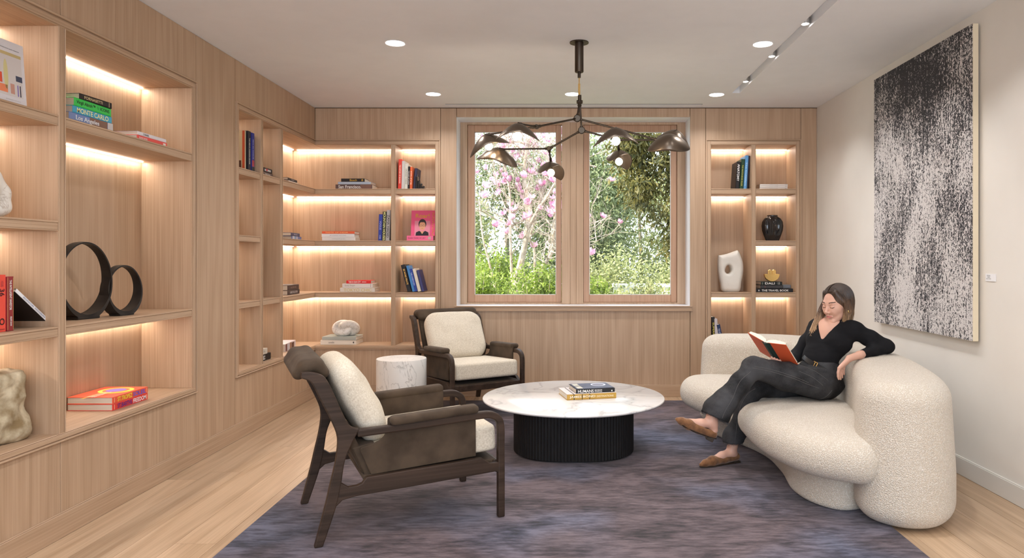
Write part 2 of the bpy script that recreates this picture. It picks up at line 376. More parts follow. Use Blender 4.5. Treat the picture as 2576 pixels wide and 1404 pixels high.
        for a in range(3):
            b, e = (a+1) % 3, (a+2) % 3
            s0 = [slice(1, n[i]-1) for i in range(3)]; s1 = list(s0); s0[a] = slice(0, n[a]-1); s1[a] = slice(1, n[a])
            A, B = S[tuple(s0)], S[tuple(s1)]; off = np.array([1, 1, 1]); off[a] = 0
            for mask, flip in ((A & ~B, False), (~A & B, True)):
                p = np.argwhere(mask)+off
                ub = np.zeros(3, int); ub[b] = 1; ue = np.zeros(3, int); ue[e] = 1
                q = np.stack([idx[tuple((p-ub-ue).T)], idx[tuple((p-ue).T)], idx[tuple(p.T)], idx[tuple((p-ub).T)]], 1)
                Q.append(q[:, ::-1] if flip else q)
        return V, np.concatenate(Q)
    def obj(s, name, mat, parent=None, smooth=0, label=None, fn=None, mats=None):
        V, Q = s.mesh(); s.f = None
        if fn is not None: V = fn(V)
        me = bpy.data.meshes.new(name); me.vertices.add(len(V)); me.vertices.foreach_set('co', V.astype(np.float32).ravel())
        me.loops.add(len(Q)*4); me.loops.foreach_set('vertex_index', Q.astype(np.int32).ravel())
        me.polygons.add(len(Q)); me.polygons.foreach_set('loop_start', np.arange(len(Q), dtype=np.int32)*4); me.polygons.foreach_set('loop_total', np.full(len(Q), 4, np.int32))
        me.update(calc_edges=True); me.polygons.foreach_set('use_smooth', np.ones(len(Q), bool)); me.materials.append(mat)
        if mats:
            for mm in mats[0]: me.materials.append(mm)
            cen = V[Q].mean(1); me.polygons.foreach_set('material_index', mats[1](cen).astype(np.int32))
        o = bpy.data.objects.new(name, me); COL.objects.link(o)
        if parent: o.parent = parent
        if smooth:
            m = o.modifiers.new('relax', 'SMOOTH'); m.factor = .5; m.iterations = smooth
        if label: o['label'] = label
        return o
TEXTS = []
def text(parent, s, mtx, w, h, mat, name='lettering', font=None, shear=0):
    """flat print: string fitted to w x h, centred, in the xy plane of mtx"""
    cu = bpy.data.curves.new(name, 'FONT'); cu.body = s; cu.align_x = 'CENTER'; cu.align_y = 'CENTER'; cu.size = 1; cu.extrude = .0; cu.materials.append(mat); cu.shear = shear; cu.resolution_u = 3
    if h and font != 'thin': cu.offset = .012
    o = bpy.data.objects.new(name, cu); COL.objects.link(o)
    if parent: o.parent = parent
    TEXTS.append((o, mtx, w, h)); return o
def finish_texts():
    bpy.context.view_layer.update(); dg = bpy.context.evaluated_depsgraph_get()
    for o, mtx, w, h in TEXTS:
        me = bpy.data.meshes.new_from_object(o.evaluated_get(dg)); nm = o.name; par = o.parent; cu = o.data
        c = np.empty(len(me.vertices)*3, np.float32); me.vertices.foreach_get('co', c); c = c.reshape(-1, 3)
        if len(c):
            lo, hi = c.min(0), c.max(0); d = np.maximum(hi-lo, 1e-4); c = (c-(lo+hi)/2)/d*np.array((w, h, 0)); me.vertices.foreach_set('co', c.astype(np.float32).ravel()); me.update()
        bpy.data.objects.remove(o); bpy.data.curves.remove(cu)
        n = bpy.data.objects.new(nm, me); COL.objects.link(n); n.parent = par; n.matrix_basis = mtx
def px2(px, py, D):
    return Vector(((px-VX)/F*D, D, CZ-(py-VY)/F*D))
# ------------------------------------------------------------------ room shell
XL, XR, YB, H = -2.348, 2.412, 6.71, 2.74
YF = -2.6                                             # wall behind the photographer
TZ0, TZ1 = .4485, 2.437                               # outer edge of the bookcase frames
SH = [(1.972, 1.922), (1.480, 1.432), (.988, .942)]   # shelf top / underside
OT, OB = 2.387, .486                                  # opening top and bottom

floor = root('floor', 'pale oak plank floor', 'floor')
MB().box(-2.9, 2.7, YF-.2, 7.2, -.12, -.022).obj('subfloor', M['board_dark'], floor)
rr = random.Random(3); x = -2.345; pw = .1905
meshes = {}
while x < XR:
    x1 = min(x+pw, XR+.02); y = YF+rr.uniform(-1.6, 0)
    while y < YB:
        L = rr.choice([1.5, 1.9, 2.3]); y1 = min(y+L, YB+.02)
        yy0, yy1 = max(y, YF), y1
        if yy1-yy0 > .05:
            w, l = x1-x-.0016, yy1-yy0-.0016
            key = (round(w, 3), round(l, 3))
            if key not in meshes:
                b = MB().box(-w/2, w/2, -l/2, l/2, -.02, 0)
                me = bpy.data.meshes.new('plank'); me.from_pydata(b.v, [], b.f); me.materials.append(M['oak_floor']); meshes[key] = me
            o = bpy.data.objects.new('plank', meshes[key]); COL.objects.link(o); o.parent = floor; o.location = ((x+x1)/2, (yy0+yy1)/2, 0)
        y = y1
    x += pw
# ceiling with the recessed light track slot and the linear diffuser slot
ceil = root('ceiling', 'flat pale ceiling with recessed spots', 'ceiling')
SX0, SX1, SY1 = 1.462, 1.535, 6.12; LX0, LX1, LY0, LY1 = -1.09, 1.30, 6.550, 6.586
mb = MB(); t = .10
mb.box(-2.9, SX0, YF-.2, LY0, H, H+t).box(SX1, 2.7, YF-.2, LY0, H, H+t).box(SX0, SX1, SY1, LY0, H, H+t)
mb.box(-2.9, 2.7, LY1, 7.3, H, H+t).box(-2.9, LX0, LY0, LY1, H, H+t).box(LX1, 2.7, LY0, LY1, H, H+t)
mb.obj('ceiling_board', M['ceiling'], ceil)
MB().box(-2.9, 2.7, YF-.2, 7.3, H+t+.001, H+t+.12).obj('ceiling_backing', M['black_gap'], ceil)
MB().box(LX0, LX1, LY0+.0005, LY1-.0005, H+.005, H+.09).obj('linear_diffuser', M['black_gap'], ceil)
MB().box(SX0-.001, SX0+.003, YF, SY1, H+.001, H+t).box(SX1-.003, SX1+.001, YF, SY1, H+.001, H+t).box(SX0, SX1, YF, SY1, H+.062, H+t).obj('slot_lining', M['white_paint'], ceil)
MB().box(XL, XR, YB-.006, YB-.0005, H-.006, H-.001).obj('shadow_gap', M['board_dark'], ceil)

wl = root('wall_left', 'oak veneer wall with built-in shelving', 'wall')
wb = root('wall_back', 'oak veneer wall around the windows', 'wall')
wr = root('wall_right', 'cream painted plaster wall', 'wall')
wf = root('wall_front', 'cream wall behind the photographer', 'wall')
MB().box(-2.95, -2.72, YF-.2, 7.3, -.12, H+.2).obj('wall_core', M['board_dark'], wl)
G = .0018
def lpanel(y0, y1, z0, z1): MB().box(XL-.018, XL, y0+G, y1-G, z0+G, z1-G).obj('veneer_panel', M['oak_z'], wl, bevel=.0012, seg=1)
def bpanel(x0, x1, z0, z1): MB().box(x0+G, x1-G, YB, YB+.018, z0+G, z1-G).obj('veneer_panel', M['oak_z'], wb, bevel=.0012, seg=1)
U1a, U1b, U2a = 2.094, 4.532, 5.076
for a, b_ in ((YF, -.9), (-.9, .8), (.8, U1a)): lpanel(a, b_, 0, H)
lpanel(U1b, U2a, 0, H)
for a, b_ in ((U1a, 3.31), (3.31, U1b)): lpanel(a, b_, 0, TZ0+.01); lpanel(a, b_, TZ1-.01, H)
lpanel(U2a, YB, 0, TZ0+.01); lpanel(U2a, YB, TZ1-.01, H)
bk = MB()                                             # dark ground behind the joints
for y0, y1, z0, z1 in ((YF, U1a, 0, H), (U1b, U2a, 0, H), (U1a, U1b, 0, TZ0), (U1a, U1b, TZ1, H), (U2a, YB+.3, 0, TZ0), (U2a, YB+.3, TZ1, H)): bk.box(XL-.05, XL-.0185, y0, y1, z0, z1)
bk.obj('panel_ground', M['board_dark'], wl)
WX0, WX1, WZ0, WZ1 = -1.005, 1.21, .861, 2.651
bpanel(XL, -1.157, 0, TZ0+.01); bpanel(XL, -1.157, TZ1-.01, H)
bpanel(-1.157, WX0, 0, H); bpanel(WX0, WX1, WZ1, H); bpanel(WX0, WX1, 0, WZ0-.04); bpanel(WX1, 1.358, 0, H)
bpanel(1.358, 2.261, 0, TZ0+.01); bpanel(1.358, 2.261, TZ1-.01, H); bpanel(2.261, XR, 0, H)
bk = MB()
for x0, x1, z0, z1 in ((XL, -1.157, 0, TZ0), (XL, -1.157, TZ1, H), (-1.157, WX0-.021, 0, H), (WX0, WX1, WZ1+.021, H), (WX0, WX1, 0, WZ0-.05), (WX1+.021, 1.358, 0, H), (1.358, 2.261, 0, TZ0), (1.358, 2.261, TZ1, H), (2.261, XR, 0, H)): bk.box(x0, x1, YB+.0185, YB+.05, z0, z1)
bk.obj('panel_ground', M['board_dark'], wb)
mb = MB()
mb.box(-2.95, WX0-.02, 7.05, 7.25, -.12, H+.2).box(WX1+.02, 2.7, 7.05, 7.25, -.12, H+.2).box(WX0-.02, WX1+.02, 7.05, 7.25, -.12, .80).box(WX0-.02, WX1+.02, 7.05, 7.25, WZ1+.02, H+.2)
mb.box(WX0-.06, WX0-.02, YB+.05, 7.06, 0, H).box(WX1+.02, WX1+.06, YB+.05, 7.06, 0, H).box(WX0-.02, WX1+.02, YB+.05, 7.06, 0, WZ0-.06).box(WX0-.02, WX1+.02, YB+.05, 7.06, WZ1+.02, H)
mb.obj('wall_core', M['board_dark'], wb)
MB().box(XR, XR+.2, YF-.2, 7.3, -.12, H+.2).obj('plaster', M['wallpaint'], wr)
# wall behind the camera, with an unseen wide opening added to let in fill daylight
mb = MB(); FZ0, FZ1, FX0, FX1 = .10, 2.68, -2.3, 2.36
mb.box(-2.95, FX0, YF-.15, YF, -.1, H+.1).box(FX1, 2.7, YF-.15, YF, -.1, H+.1).box(FX0, FX1, YF-.15, YF, -.1, FZ0).box(FX0, FX1, YF-.15, YF, FZ1, H+.1)
mb.obj('plaster', M['wallpaint'], wf)

# baseboards
def prof_strip(name, parent, mat, axis, a, b, face, out, z0, z1):
    m = MB(); d = .013*out
    if axis == 'y': m.box(min(face, face+d), max(face, face+d), a, b, z0, z1-.006).box(min(face, face+d*.7), max(face, face+d*.7), a, b, z1-.006, z1)
    else: m.box(a, b, min(face, face+d), max(face, face+d), z0, z1-.006).box(a, b, min(face, face+d*.7), max(face, face+d*.7), z1-.006, z1)
    return m.obj(name, mat, parent, bevel=.0015, seg=1)
o = prof_strip('baseboard_left', None, M['oak_y'], 'y', YF, YB-.013, XL, 1, .001, .118); struct(o, 'oak baseboard along the left wall', 'baseboard')
o = prof_strip('baseboard_back', None, M['oak_x'], 'x', XL, XR-.013, YB, -1, .001, .112); struct(o, 'oak baseboard under the windows', 'baseboard')
o = prof_strip('baseboard_right', None, M['base_paint'], 'y', YF, YB-.013, XR, -1, .001, .110); struct(o, 'cream painted baseboard on the right wall', 'baseboard')

# ------------------------------------------------------------------ windows
YG = 7.0
o = struct(MB().box(WX0-.02, WX0, YB+.019, 7.05, WZ0-.04, WZ1+.02).box(WX1, WX1+.02, YB+.019, 7.05, WZ0-.04, WZ1+.02).box(WX0, WX1, YB+.019, 7.05, WZ1, WZ1+.02).box(WX0, WX1, YB-.0, 7.05, WZ0-.03, WZ0-.001).obj('trim_1', M['white_paint']), 'white painted window reveal and sill top', 'trim')
m = MB().box(WX0-.018, WX1+.018, YB-.022, YB+.002, WZ0-.012, WZ0).box(WX0-.014, WX1+.014, YB-.016, YB+.001, WZ0-.042, WZ0-.0125).box(WX0-.022, WX1+.022, YB-.022, YB+.001, WZ0-.050, WZ0-.0425)
struct(m.obj('trim_2', M['oak_x'], bevel=.002), 'moulded oak window sill nosing', 'trim')
# oak jambs and mullion
jm = MB().box(WX0, -.938, 6.965, 7.04, WZ0, WZ1).box(1.13, WX1, 6.965, 7.04, WZ0, WZ1).box(-.008, .075, 6.955, 7.04, WZ0, WZ1).box(.0755, .135, 6.962, 7.04, WZ0, WZ1).box(.1355, .205, 6.955, 7.04, WZ0, WZ1).box(-.938, -.008, 6.965, 7.04, 2.628, WZ1).box(.205, 1.13, 6.965, 7.04, 2.628, WZ1).box(-.938, -.008, 6.968, 7.04, WZ0, .8755).box(.205, 1.13, 6.968, 7.04, WZ0, .8755)
struct(jm.obj('trim_3', M['oak_z'], bevel=.002), 'oak jambs and mullion between the two windows', 'trim')
glass = None
def glassmat():
    m = bpy.data.materials.new('window_glass'); m.use_nodes = True; t = m.node_tree; t.nodes.clear()
    o = nd(t, 'ShaderNodeOutputMaterial'); tr = nd(t, 'ShaderNodeBsdfTransparent'); gl = nd(t, 'ShaderNodeBsdfGlossy'); gl.inputs['Roughness'].default_value = .02
    fr = nd(t, 'ShaderNodeFresnel'); fr.inputs[0].default_value = 1.10; mx = nd(t, 'ShaderNodeMixShader'); lk(t, fr.outputs[0], mx.inputs[0]); lk(t, tr.outputs[0], mx.inputs[1]); lk(t, gl.outputs[0], mx.inputs[2]); lk(t, mx.outputs[0], o.inputs[0]); return m
M['glass'] = glassmat()
for i, (x0, x1, g0, g1, lab) in enumerate(((-.936, -.010, -.868, -.063, 'window onto the flowering magnolia'), (.207, 1.128, .264, 1.071, 'window onto the evergreen garden'))):
    r = root('window_%d' % (i+1), lab, 'window')
    z0, z1, gz0, gz1 = .876, 2.628, .95, 2.560
    MB().box(x0, g0, 6.99, 7.035, z0, z1).box(g1, x1, 6.99, 7.035, z0, z1).obj('sash_stile', M['fir'], r, bevel=.003)
    m = MB().box(g0, g1, 6.992, 7.033, z0, gz0).box(g0, g1, 6.992, 7.033, gz1, z1); m.obj('sash_rail', M['fir'], r, bevel=.003)
    MB().box(g0, g1, 7.010, 7.014, gz0, gz1).obj('pane', M['glass'], r)
    MB().box(g0, g0+.006, 6.996, 7.01, gz0, gz1).box(g1-.006, g1, 6.996, 7.01, gz0, gz1).box(g0, g1, 6.996, 7.01, gz0, gz0+.006).box(g0, g1, 6.996, 7.01, gz1-.006, gz1).obj('glazing_bead', M['base_paint'], r)

# ------------------------------------------------------------------ built-in bookcases
def ledlight(loc, along, down, L, p):
    o = area('led_light', loc, down, L, .008, p, WARM); z = -Vector(down).normalized(); x = Vector(along); y = z.cross(x)
    o.rotation_euler = Matrix(((x.x, y.x, z.x), (x.y, y.y, z.y), (x.z, y.z, z.z))).to_euler()
LEDP = 2.1     # watts per metre of strip
def unit_left(name, label, y0, y1, cols, rows, end_open=False, dep=.32):
    """recessed case in the left wall; cols = [(ya, yb)], rows per column = list of shelf indices present"""
    u = thing(name, label, 'bookcase', (XL, (y0+y1)/2, TZ0)); Z = lambda m: m
    inv = Matrix.Translation((-XL, -(y0+y1)/2, -TZ0)); xb = XL-dep
    def add(m, nm, mat, bev=.0015):
        o = m.obj(nm, mat, u, bevel=bev, seg=1); o.matrix_basis = inv; return o
    ye = cols[-1][1]
    add(MB().box(xb-.012, xb, cols[0][0]-.02, (ye+.02 if not end_open else YB+.30), OB-.02, OT+.02), 'back_panel', M['oak_z'])
    add(MB().box(xb, XL-.001, cols[0][0]-.02, (ye+.02 if not end_open else YB+.30), OT, OT+.02), 'top_board', M['oak_y'])
    add(MB().box(xb, XL-.001, cols[0][0]-.02, (ye+.02 if not end_open else YB+.30), OB-.02, OB), 'shelf', M['oak_y'])
    add(MB().box(xb, XL-.001, cols[0][0]-.02, cols[0][0], OB, OT), 'side_panel', M['oak_z'])
    if not end_open: add(MB().box(xb, XL-.001, ye, ye+.02, OB, OT), 'side_panel', M['oak_z'])
    for (a, b), (c, d) in zip(cols[:-1], cols[1:]):
        add(MB().box(xb, XL+.002, b, c, OB-.012, OT+.012), 'divider', M['oak_z'])
        add(MB().box(XL+.002, XL+.007, b, b+.006, OB, OT).box(XL+.002, XL+.007, c-.006, c, OB, OT), 'bead', M['oak_z'])
    for (a, b), idx in zip(cols, rows):
        last = end_open and (a, b) == cols[-1]
        for i in idx:
            zt, zb = SH[i]; bb = b if not last else YB
            add(MB().box(xb, XL-.004, a, bb+(.30 if last else 0), zb, zt-.0005), 'shelf', M['oak_y'])
            add(MB().box(XL-.004, XL+.004, a, bb, zt-.009, zt).box(XL-.004, XL+.001, a, bb, zb+.006, zt-.009).box(XL-.004, XL+.003, a, bb, zb, zb+.006), 'shelf_nosing', M['oak_y'])
        tops = [OT]+[SH[i][1] for i in idx]
        for zt in tops:
            e = b if not last else YB+.28
            add(MB().box(xb+.001, xb+.013, a+.002, e-.002, zt-.007, zt-.001), 'led_strip', M['led'], 0)
            ledlight((xb+.022, (a+e)/2, zt-.010), (0, 1, 0), (.12, 0, -1), e-a-.02, LEDP*(e-a))
    # frame moulding
    t = .05; ye2 = y1 if not end_open else YB
    g_ = MB().box(XL-.02, XL+.0008, y0, ye2, TZ0, OB-.0007).box(XL-.02, XL+.0008, y0, ye2, OT+.0007, TZ1).box(XL-.02, XL+.0008, y0, cols[0][0]-.0007, OB, OT)
    if not end_open: g_.box(XL-.02, XL+.0008, ye+.0007, ye2, OB, OT)
    add(g_, 'frame_ground', M['oak_y'])
    m = [MB(), MB()]; mv = [MB(), MB()]
    for s, (w, out) in enumerate(((.010, .014), (.006, .004), (.028, .008), (.006, .004))):
        off = [0, .010, .016, .044][s]
        mv[0].box(XL, XL+out, y0+off, y0+off+w, TZ0+off, TZ1-off)
        m[0].box(XL, XL+out, y0+off+w, ye2-(0 if end_open else off), TZ1-off-w, TZ1-off)
        m[1].box(XL, XL+out, y0+off+w, ye2-(0 if end_open else off), TZ0+off*.75, TZ0+(off+w)*.75)
        if not end_open: mv[1].box(XL, XL+out, ye2-off-w, ye2-off, TZ0+(off+w)*.75, TZ1-off-w)
    [add(q_, 'frame_moulding', M['oak_y']) for q_ in m]; [add(q_, 'frame_moulding', M['oak_z']) for q_ in mv if q_.v]
    return u
unit_left('built_in_bookcase', 'large two-column oak bookcase holding the black rings and travel books', U1a, U1b, [(2.144, 3.291), (3.338, 4.482)], [[0, 1, 2], [0, 2]])
cu = unit_left('built_in_bookcase', 'corner oak bookcase wrapping from the left wall to the window wall', U2a, YB, [(5.129, 5.492), (5.535, 5.880), (5.928, 6.71)], [[0, 1, 2], [0, 2], [0, 1, 2]], end_open=True)
def back_cols(u, base, cols, rows, x0, x1, corner=False, dep=.30):
    inv = Matrix.Translation((-base[0], -base[1], -base[2])); yb = YB+dep
    def add(m, nm, mat, bev=.0015):
        o = m.obj(nm, mat, u, bevel=bev, seg=1); o.matrix_basis = inv; return o
    xs = cols[0][0]-(.32 if corner else .02); xe = cols[-1][1]
    xi = XL if corner else cols[0][0]
    add(MB().box(xs, xe+.02, yb, yb+.012, OB-.02, OT+.02), 'back_panel', M['oak_z'])
    add(MB().box(xi+(.0005 if corner else -.02), xe+.02, YB+.001, yb, OT+.0002, OT+.02), 'top_board', M['oak_x'])
    add(MB().box(xi+(.0005 if corner else -.02), xe+.02, YB+.001, yb, OB-.02, OB-.0002), 'shelf', M['oak_x'])
    if not corner: add(MB().box(xi-.02, xi, YB+.001, yb, OB, OT), 'side_panel', M['oak_z'])
    add(MB().box(xe, xe+.02, YB+.001, yb, OB, OT), 'side_panel', M['oak_z'])
    for (a, b), (c, d) in zip(cols[:-1], cols[1:]):
        add(MB().box(b, c, YB-.002, yb, OB-.012, OT+.012), 'divider', M['oak_z'])
        add(MB().box(b, b+.006, YB-.007, YB-.002, OB, OT).box(c-.006, c, YB-.007, YB-.002, OB, OT), 'bead', M['oak_z'])
    for q, ((a, b), idx) in enumerate(zip(cols, rows)):
        cc = corner and q == 0
        for i in idx:
            zt, zb = SH[i]
            add(MB().box(a, b, YB+.004, yb, zb, zt-.0004), 'shelf', M['oak_x'])
            add(MB().box(a, b, YB-.004, YB+.004, zt-.009, zt).box(a, b, YB-.001, YB+.004, zb+.006, zt-.009).box(a, b, YB-.003, YB+.004, zb, zb+.006), 'shelf_nosing', M['oak_x'])
        for zt in [OT]+[SH[i][1] for i in idx]:
            s = a-(.28 if cc else 0)
            add(MB().box(s+.002, b-.002, yb-.013, yb-.001, zt-.007, zt-.001), 'led_strip', M['led'], 0)
            ledlight(((s+b)/2, yb-.022, zt-.010), (1, 0, 0), (0, -.12, -1), b-s-.02, LEDP*(b-s))
    xa = x0 if not corner else XL
    g_ = MB().box(xa, x1, YB-.0008, YB+.02, TZ0, OB-.0009).box(xa, x1, YB-.0008, YB+.02, OT+.0009, TZ1).box(xe+.0007, x1, YB-.0008, YB+.02, OB, OT)
    if not corner: g_.box(x0, xi-.0007, YB-.0008, YB+.02, OB, OT)
    add(g_, 'frame_ground', M['oak_x'])
    m = [MB(), MB()]; mv = [MB(), MB()]
    for s, (w, out) in enumerate(((.010, .014), (.006, .004), (.028, .008), (.006, .004))):
        off = [0, .010, .016, .044][s]
        if not corner: mv[0].box(x0+off, x0+off+w, YB-out, YB, TZ0+off, TZ1-off)
        mv[1].box(x1-off-w, x1-off, YB-out, YB, TZ0+off, TZ1-off)
        a, b = (x0+off+w if not corner else x0), x1-off-w
        m[0].box(a, b, YB-out, YB, TZ1-off-w, TZ1-off); m[1].box(a, b, YB-out, YB, TZ0+off*.75, TZ0+(off+w)*.75)
    [add(q_, 'frame_moulding', M['oak_x']) for q_ in m]; [add(q_, 'frame_moulding', M['oak_z']) for q_ in mv if q_.v]
back_cols(cu, (XL, (U2a+YB)/2, TZ0), [(XL, -1.625), (-1.583, -1.199)], [[0, 1, 2], [0, 1, 2]], XL, -1.157, corner=True)
u3 = thing('built_in_bookcase', 'narrow oak bookcase right of the windows behind the sofa', 'bookcase', (1.81, YB, TZ0))
back_cols(u3, (1.81, YB, TZ0), [(1.410, 1.790), (1.832, 2.218)], [[0, 2], [0, 1, 2]], 1.358, 2.261)

# ------------------------------------------------------------------ ceiling lights
def downlight(x, y, lab, p=7.5):
    r = thing('recessed_downlight', lab, 'ceiling light', (x, y, H-.001), group='round recessed ceiling lights')
    MB().lathe([(.062, 0), (.070, -.002), (.072, -.0005), (.072, 0)], 36).obj('trim_ring', M['white_paint'], r, True)
    MB().lathe([(.0, -.0012), (.062, -.0012), (.062, -.0002), (0, -.0002)], 36, cap=False).obj('lens', M['downlight'], r, True)
    area('downlight_lamp', (x, y, H-.006), (0, 0, -1), .12, .12, p, NEUT, 'DISK', spread=math.radians(140))
for x, y, lab in ((-1.114, 4.71, 'round ceiling light nearest the large bookcase, left of the chandelier'), (1.339, 4.73, 'round ceiling light beside the track slot, right of the chandelier'),
                  (-1.125, 6.16, 'round ceiling light near the window wall, left end of its row of three'), (.0865, 6.16, 'round ceiling light behind the chandelier stem'),
                  (1.346, 6.18, 'round ceiling light near the window wall, right end of its row of three')): downlight(x, y, lab)
for x in (-1.12, .09, 1.34):  # unseen rows continuing the grid, bare lamps added to fill the room with light
    for y in (3.27, 1.83, .4, -1.1): area('downlight_lamp', (x, y, H-.006), (0, 0, -1), .12, .12, 7.5, NEUT, 'DISK', spread=math.radians(140))
for i, (y, lab) in enumerate(((4.37, 'recessed slot spotlight closest to the top edge of the picture'), (5.07, 'middle spotlight of the three in the ceiling slot'), (5.79, 'slot spotlight nearest the window wall'))):
    r = thing('track_spotlight', lab, 'spotlight', (1.498, y, H+.06), group='spotlights in the ceiling slot')
    MB().lathe([(.028, 0), (.030, -.012), (.030, -.046), (.026, -.046), (.022, -.030)], 20).obj('housing', M['chrome'], r, True)
    MB().sphere((0, 0, -.040), .021, 14, (1, 1, .5)).obj('lamp_lens', M['downlight'], r, True)
for y in (4.37, 5.07, 5.79, 3.67, 2.97):
    l = bpy.data.lights.new('slot_spot', 'SPOT'); l.energy = 13; l.spot_size = math.radians(62); l.spot_blend = .7; l.color = NEUT; l.shadow_soft_size = .025
    o = bpy.data.objects.new('slot_spot', l); COL.objects.link(o); o.location = (1.505, y, H-.004); o.rotation_euler = Vector((.86, 0, -1.15)).to_track_quat('-Z', 'Y').to_euler()
# sky portals for the openings
for (cx, cy_, cz, sx, sz, dr) in ((.10, 7.06, 1.756, 2.2, 1.75, (0, -1, 0)), (0, YF-.16, (FZ0+FZ1)/2, FX1-FX0, FZ1-FZ0, (0, 1, 0))):
    o = area('sky_portal', (cx, cy_, cz), dr, sx, sz, 1, (1, 1, 1)); o.data.cycles.is_portal = True
# ------------------------------------------------------------------ rug
RZ = .012
rg = MB().box(-1.515, 1.59, 2.35, 6.473, .0005, RZ).obj('area_rug', M['rug'], bevel=.004)
tag(rg, 'large mottled mauve and blue-grey silky rug under the seating group', 'rug')

# ------------------------------------------------------------------ curved sofa
back_pl = catmull([(1.16, 5.44), (1.38, 5.36), (1.60, 5.22), (1.73, 4.95), (1.75, 4.55), (1.70, 4.2), (1.60, 3.90), (1.49, 3.63), (1.480, 3.45), (1.61, 3.32), (1.80, 3.33), (1.965, 3.53), (2.10, 3.92), (2.215, 4.5), (2.20, 5.1), (2.05, 5.52), (1.72, 5.76), (1.35, 5.82), (1.15, 5.74), (1.085, 5.58)], 6)
seat_pl = catmull([(.885, 5.32), (.93, 5.05), (1.02, 4.80), (1.09, 4.50), (1.085, 4.20), (1.10, 3.92), (1.18, 3.62), (1.32, 3.45), (1.50, 3.39), (1.70, 3.62), (1.85, 4.0), (1.9, 4.6), (1.85, 5.2), (1.55, 5.5), (1.2, 5.56), (.97, 5.50)], 6)
base_pl = catmull([(1.10, 5.35), (1.12, 5.12), (1.22, 4.90), (1.31, 4.60), (1.31, 4.25), (1.27, 3.92), (1.32, 3.70), (1.46, 3.60), (1.70, 3.75), (1.85, 4.1), (1.9, 4.6), (1.8, 5.2), (1.5, 5.45), (1.25, 5.48)], 6)
sf = thing('curved_sofa', 'cream boucle crescent sofa with rolled back, the woman sitting on it', 'sofa', (1.7, 4.6, RZ))
SI = Matrix.Translation((-1.7, -4.6, -RZ))
def wobj(sd, name, mat, par, inv, **kw):
    o = sd.obj(name, mat, par, **kw); o.matrix_basis = inv; return o
s = SDF((.95, 3.2, -.03), (2.32, 5.95, .80), .012); s.planform(back_pl, RZ, .700, .095, lean=.055, zl=.25, dome=.010)
wobj(s, 'backrest', M['boucle'], sf, SI, smooth=3)
s = SDF((.80, 3.28, .15), (2.0, 5.7, .50), .012); s.planform(seat_pl, .200, .405, .095, dome=.03)
wobj(s, 'seat_cushion', M['boucle'], sf, SI, smooth=3)
s = SDF((1.0, 3.48, -.02), (2.0, 5.6, .30), .014); s.planform(base_pl, RZ, .24, .03)
wobj(s, 'plinth', M['boucle'], sf, SI, smooth=2)

# ------------------------------------------------------------------ coffee table
CT = (0.075, 4.855); TH = .365
ct = thing('coffee_table', 'round marble coffee table on a black ribbed drum base', 'table', (CT[0], CT[1], RZ))
hz = TH-RZ
MB().lathe([(0, hz-.020), (.600, hz-.020), (.614, hz-.017), (.620, hz-.010), (.619, hz-.004), (.614, hz), (0, hz)], 128, cap=False).obj('tabletop', M['marble_top'], ct, True)
def sup(th, a, b, n):
    c, s_ = math.cos(th), math.sin(th); return (a*math.copysign(abs(c)**(2/n), c), b*math.copysign(abs(s_)**(2/n), s_))
pts = [sup(2*math.pi*i/720, .403, .385, 2.7) for i in range(720)]
# even spacing, then shallow flutes
L = [0]
for p, q in zip(pts, pts[1:]+pts[:1]): L.append(L[-1]+math.dist(p, q))
T = L[-1]; nf = 120; out = []; j = 0
for i in range(nf*6):
    d = T*i/(nf*6)
    while L[j+1] < d: j += 1
    f_ = (d-L[j])/(L[j+1]-L[j]); p, q = pts[j], pts[(j+1) % 720]
    x_, y_ = p[0]+(q[0]-p[0])*f_, p[1]+(q[1]-p[1])*f_
    r_ = 1+.010*abs(math.sin(math.pi*i/6)); out.append((x_*r_, y_*r_))
MB().prism(out, .012, hz-.0205).obj('ribbed_drum', M['black_oak'], ct)
MB().prism([sup(2*math.pi*i/80, .385, .368, 2.7) for i in range(80)], 0, .012).obj('foot_ring', M['black_oak'], ct)

# ------------------------------------------------------------------ side table
st = tag(MB().lathe([(0, 0), (.196, 0), (.200, .004), (.200, .484), (.197, .488), (0, .488)], 96, cap=False).obj('side_table', M['marble_drum'], smooth=True), 'veined marble drum side table between the two armchairs', 'side table')
st.location = (-1.306, 5.74, RZ)

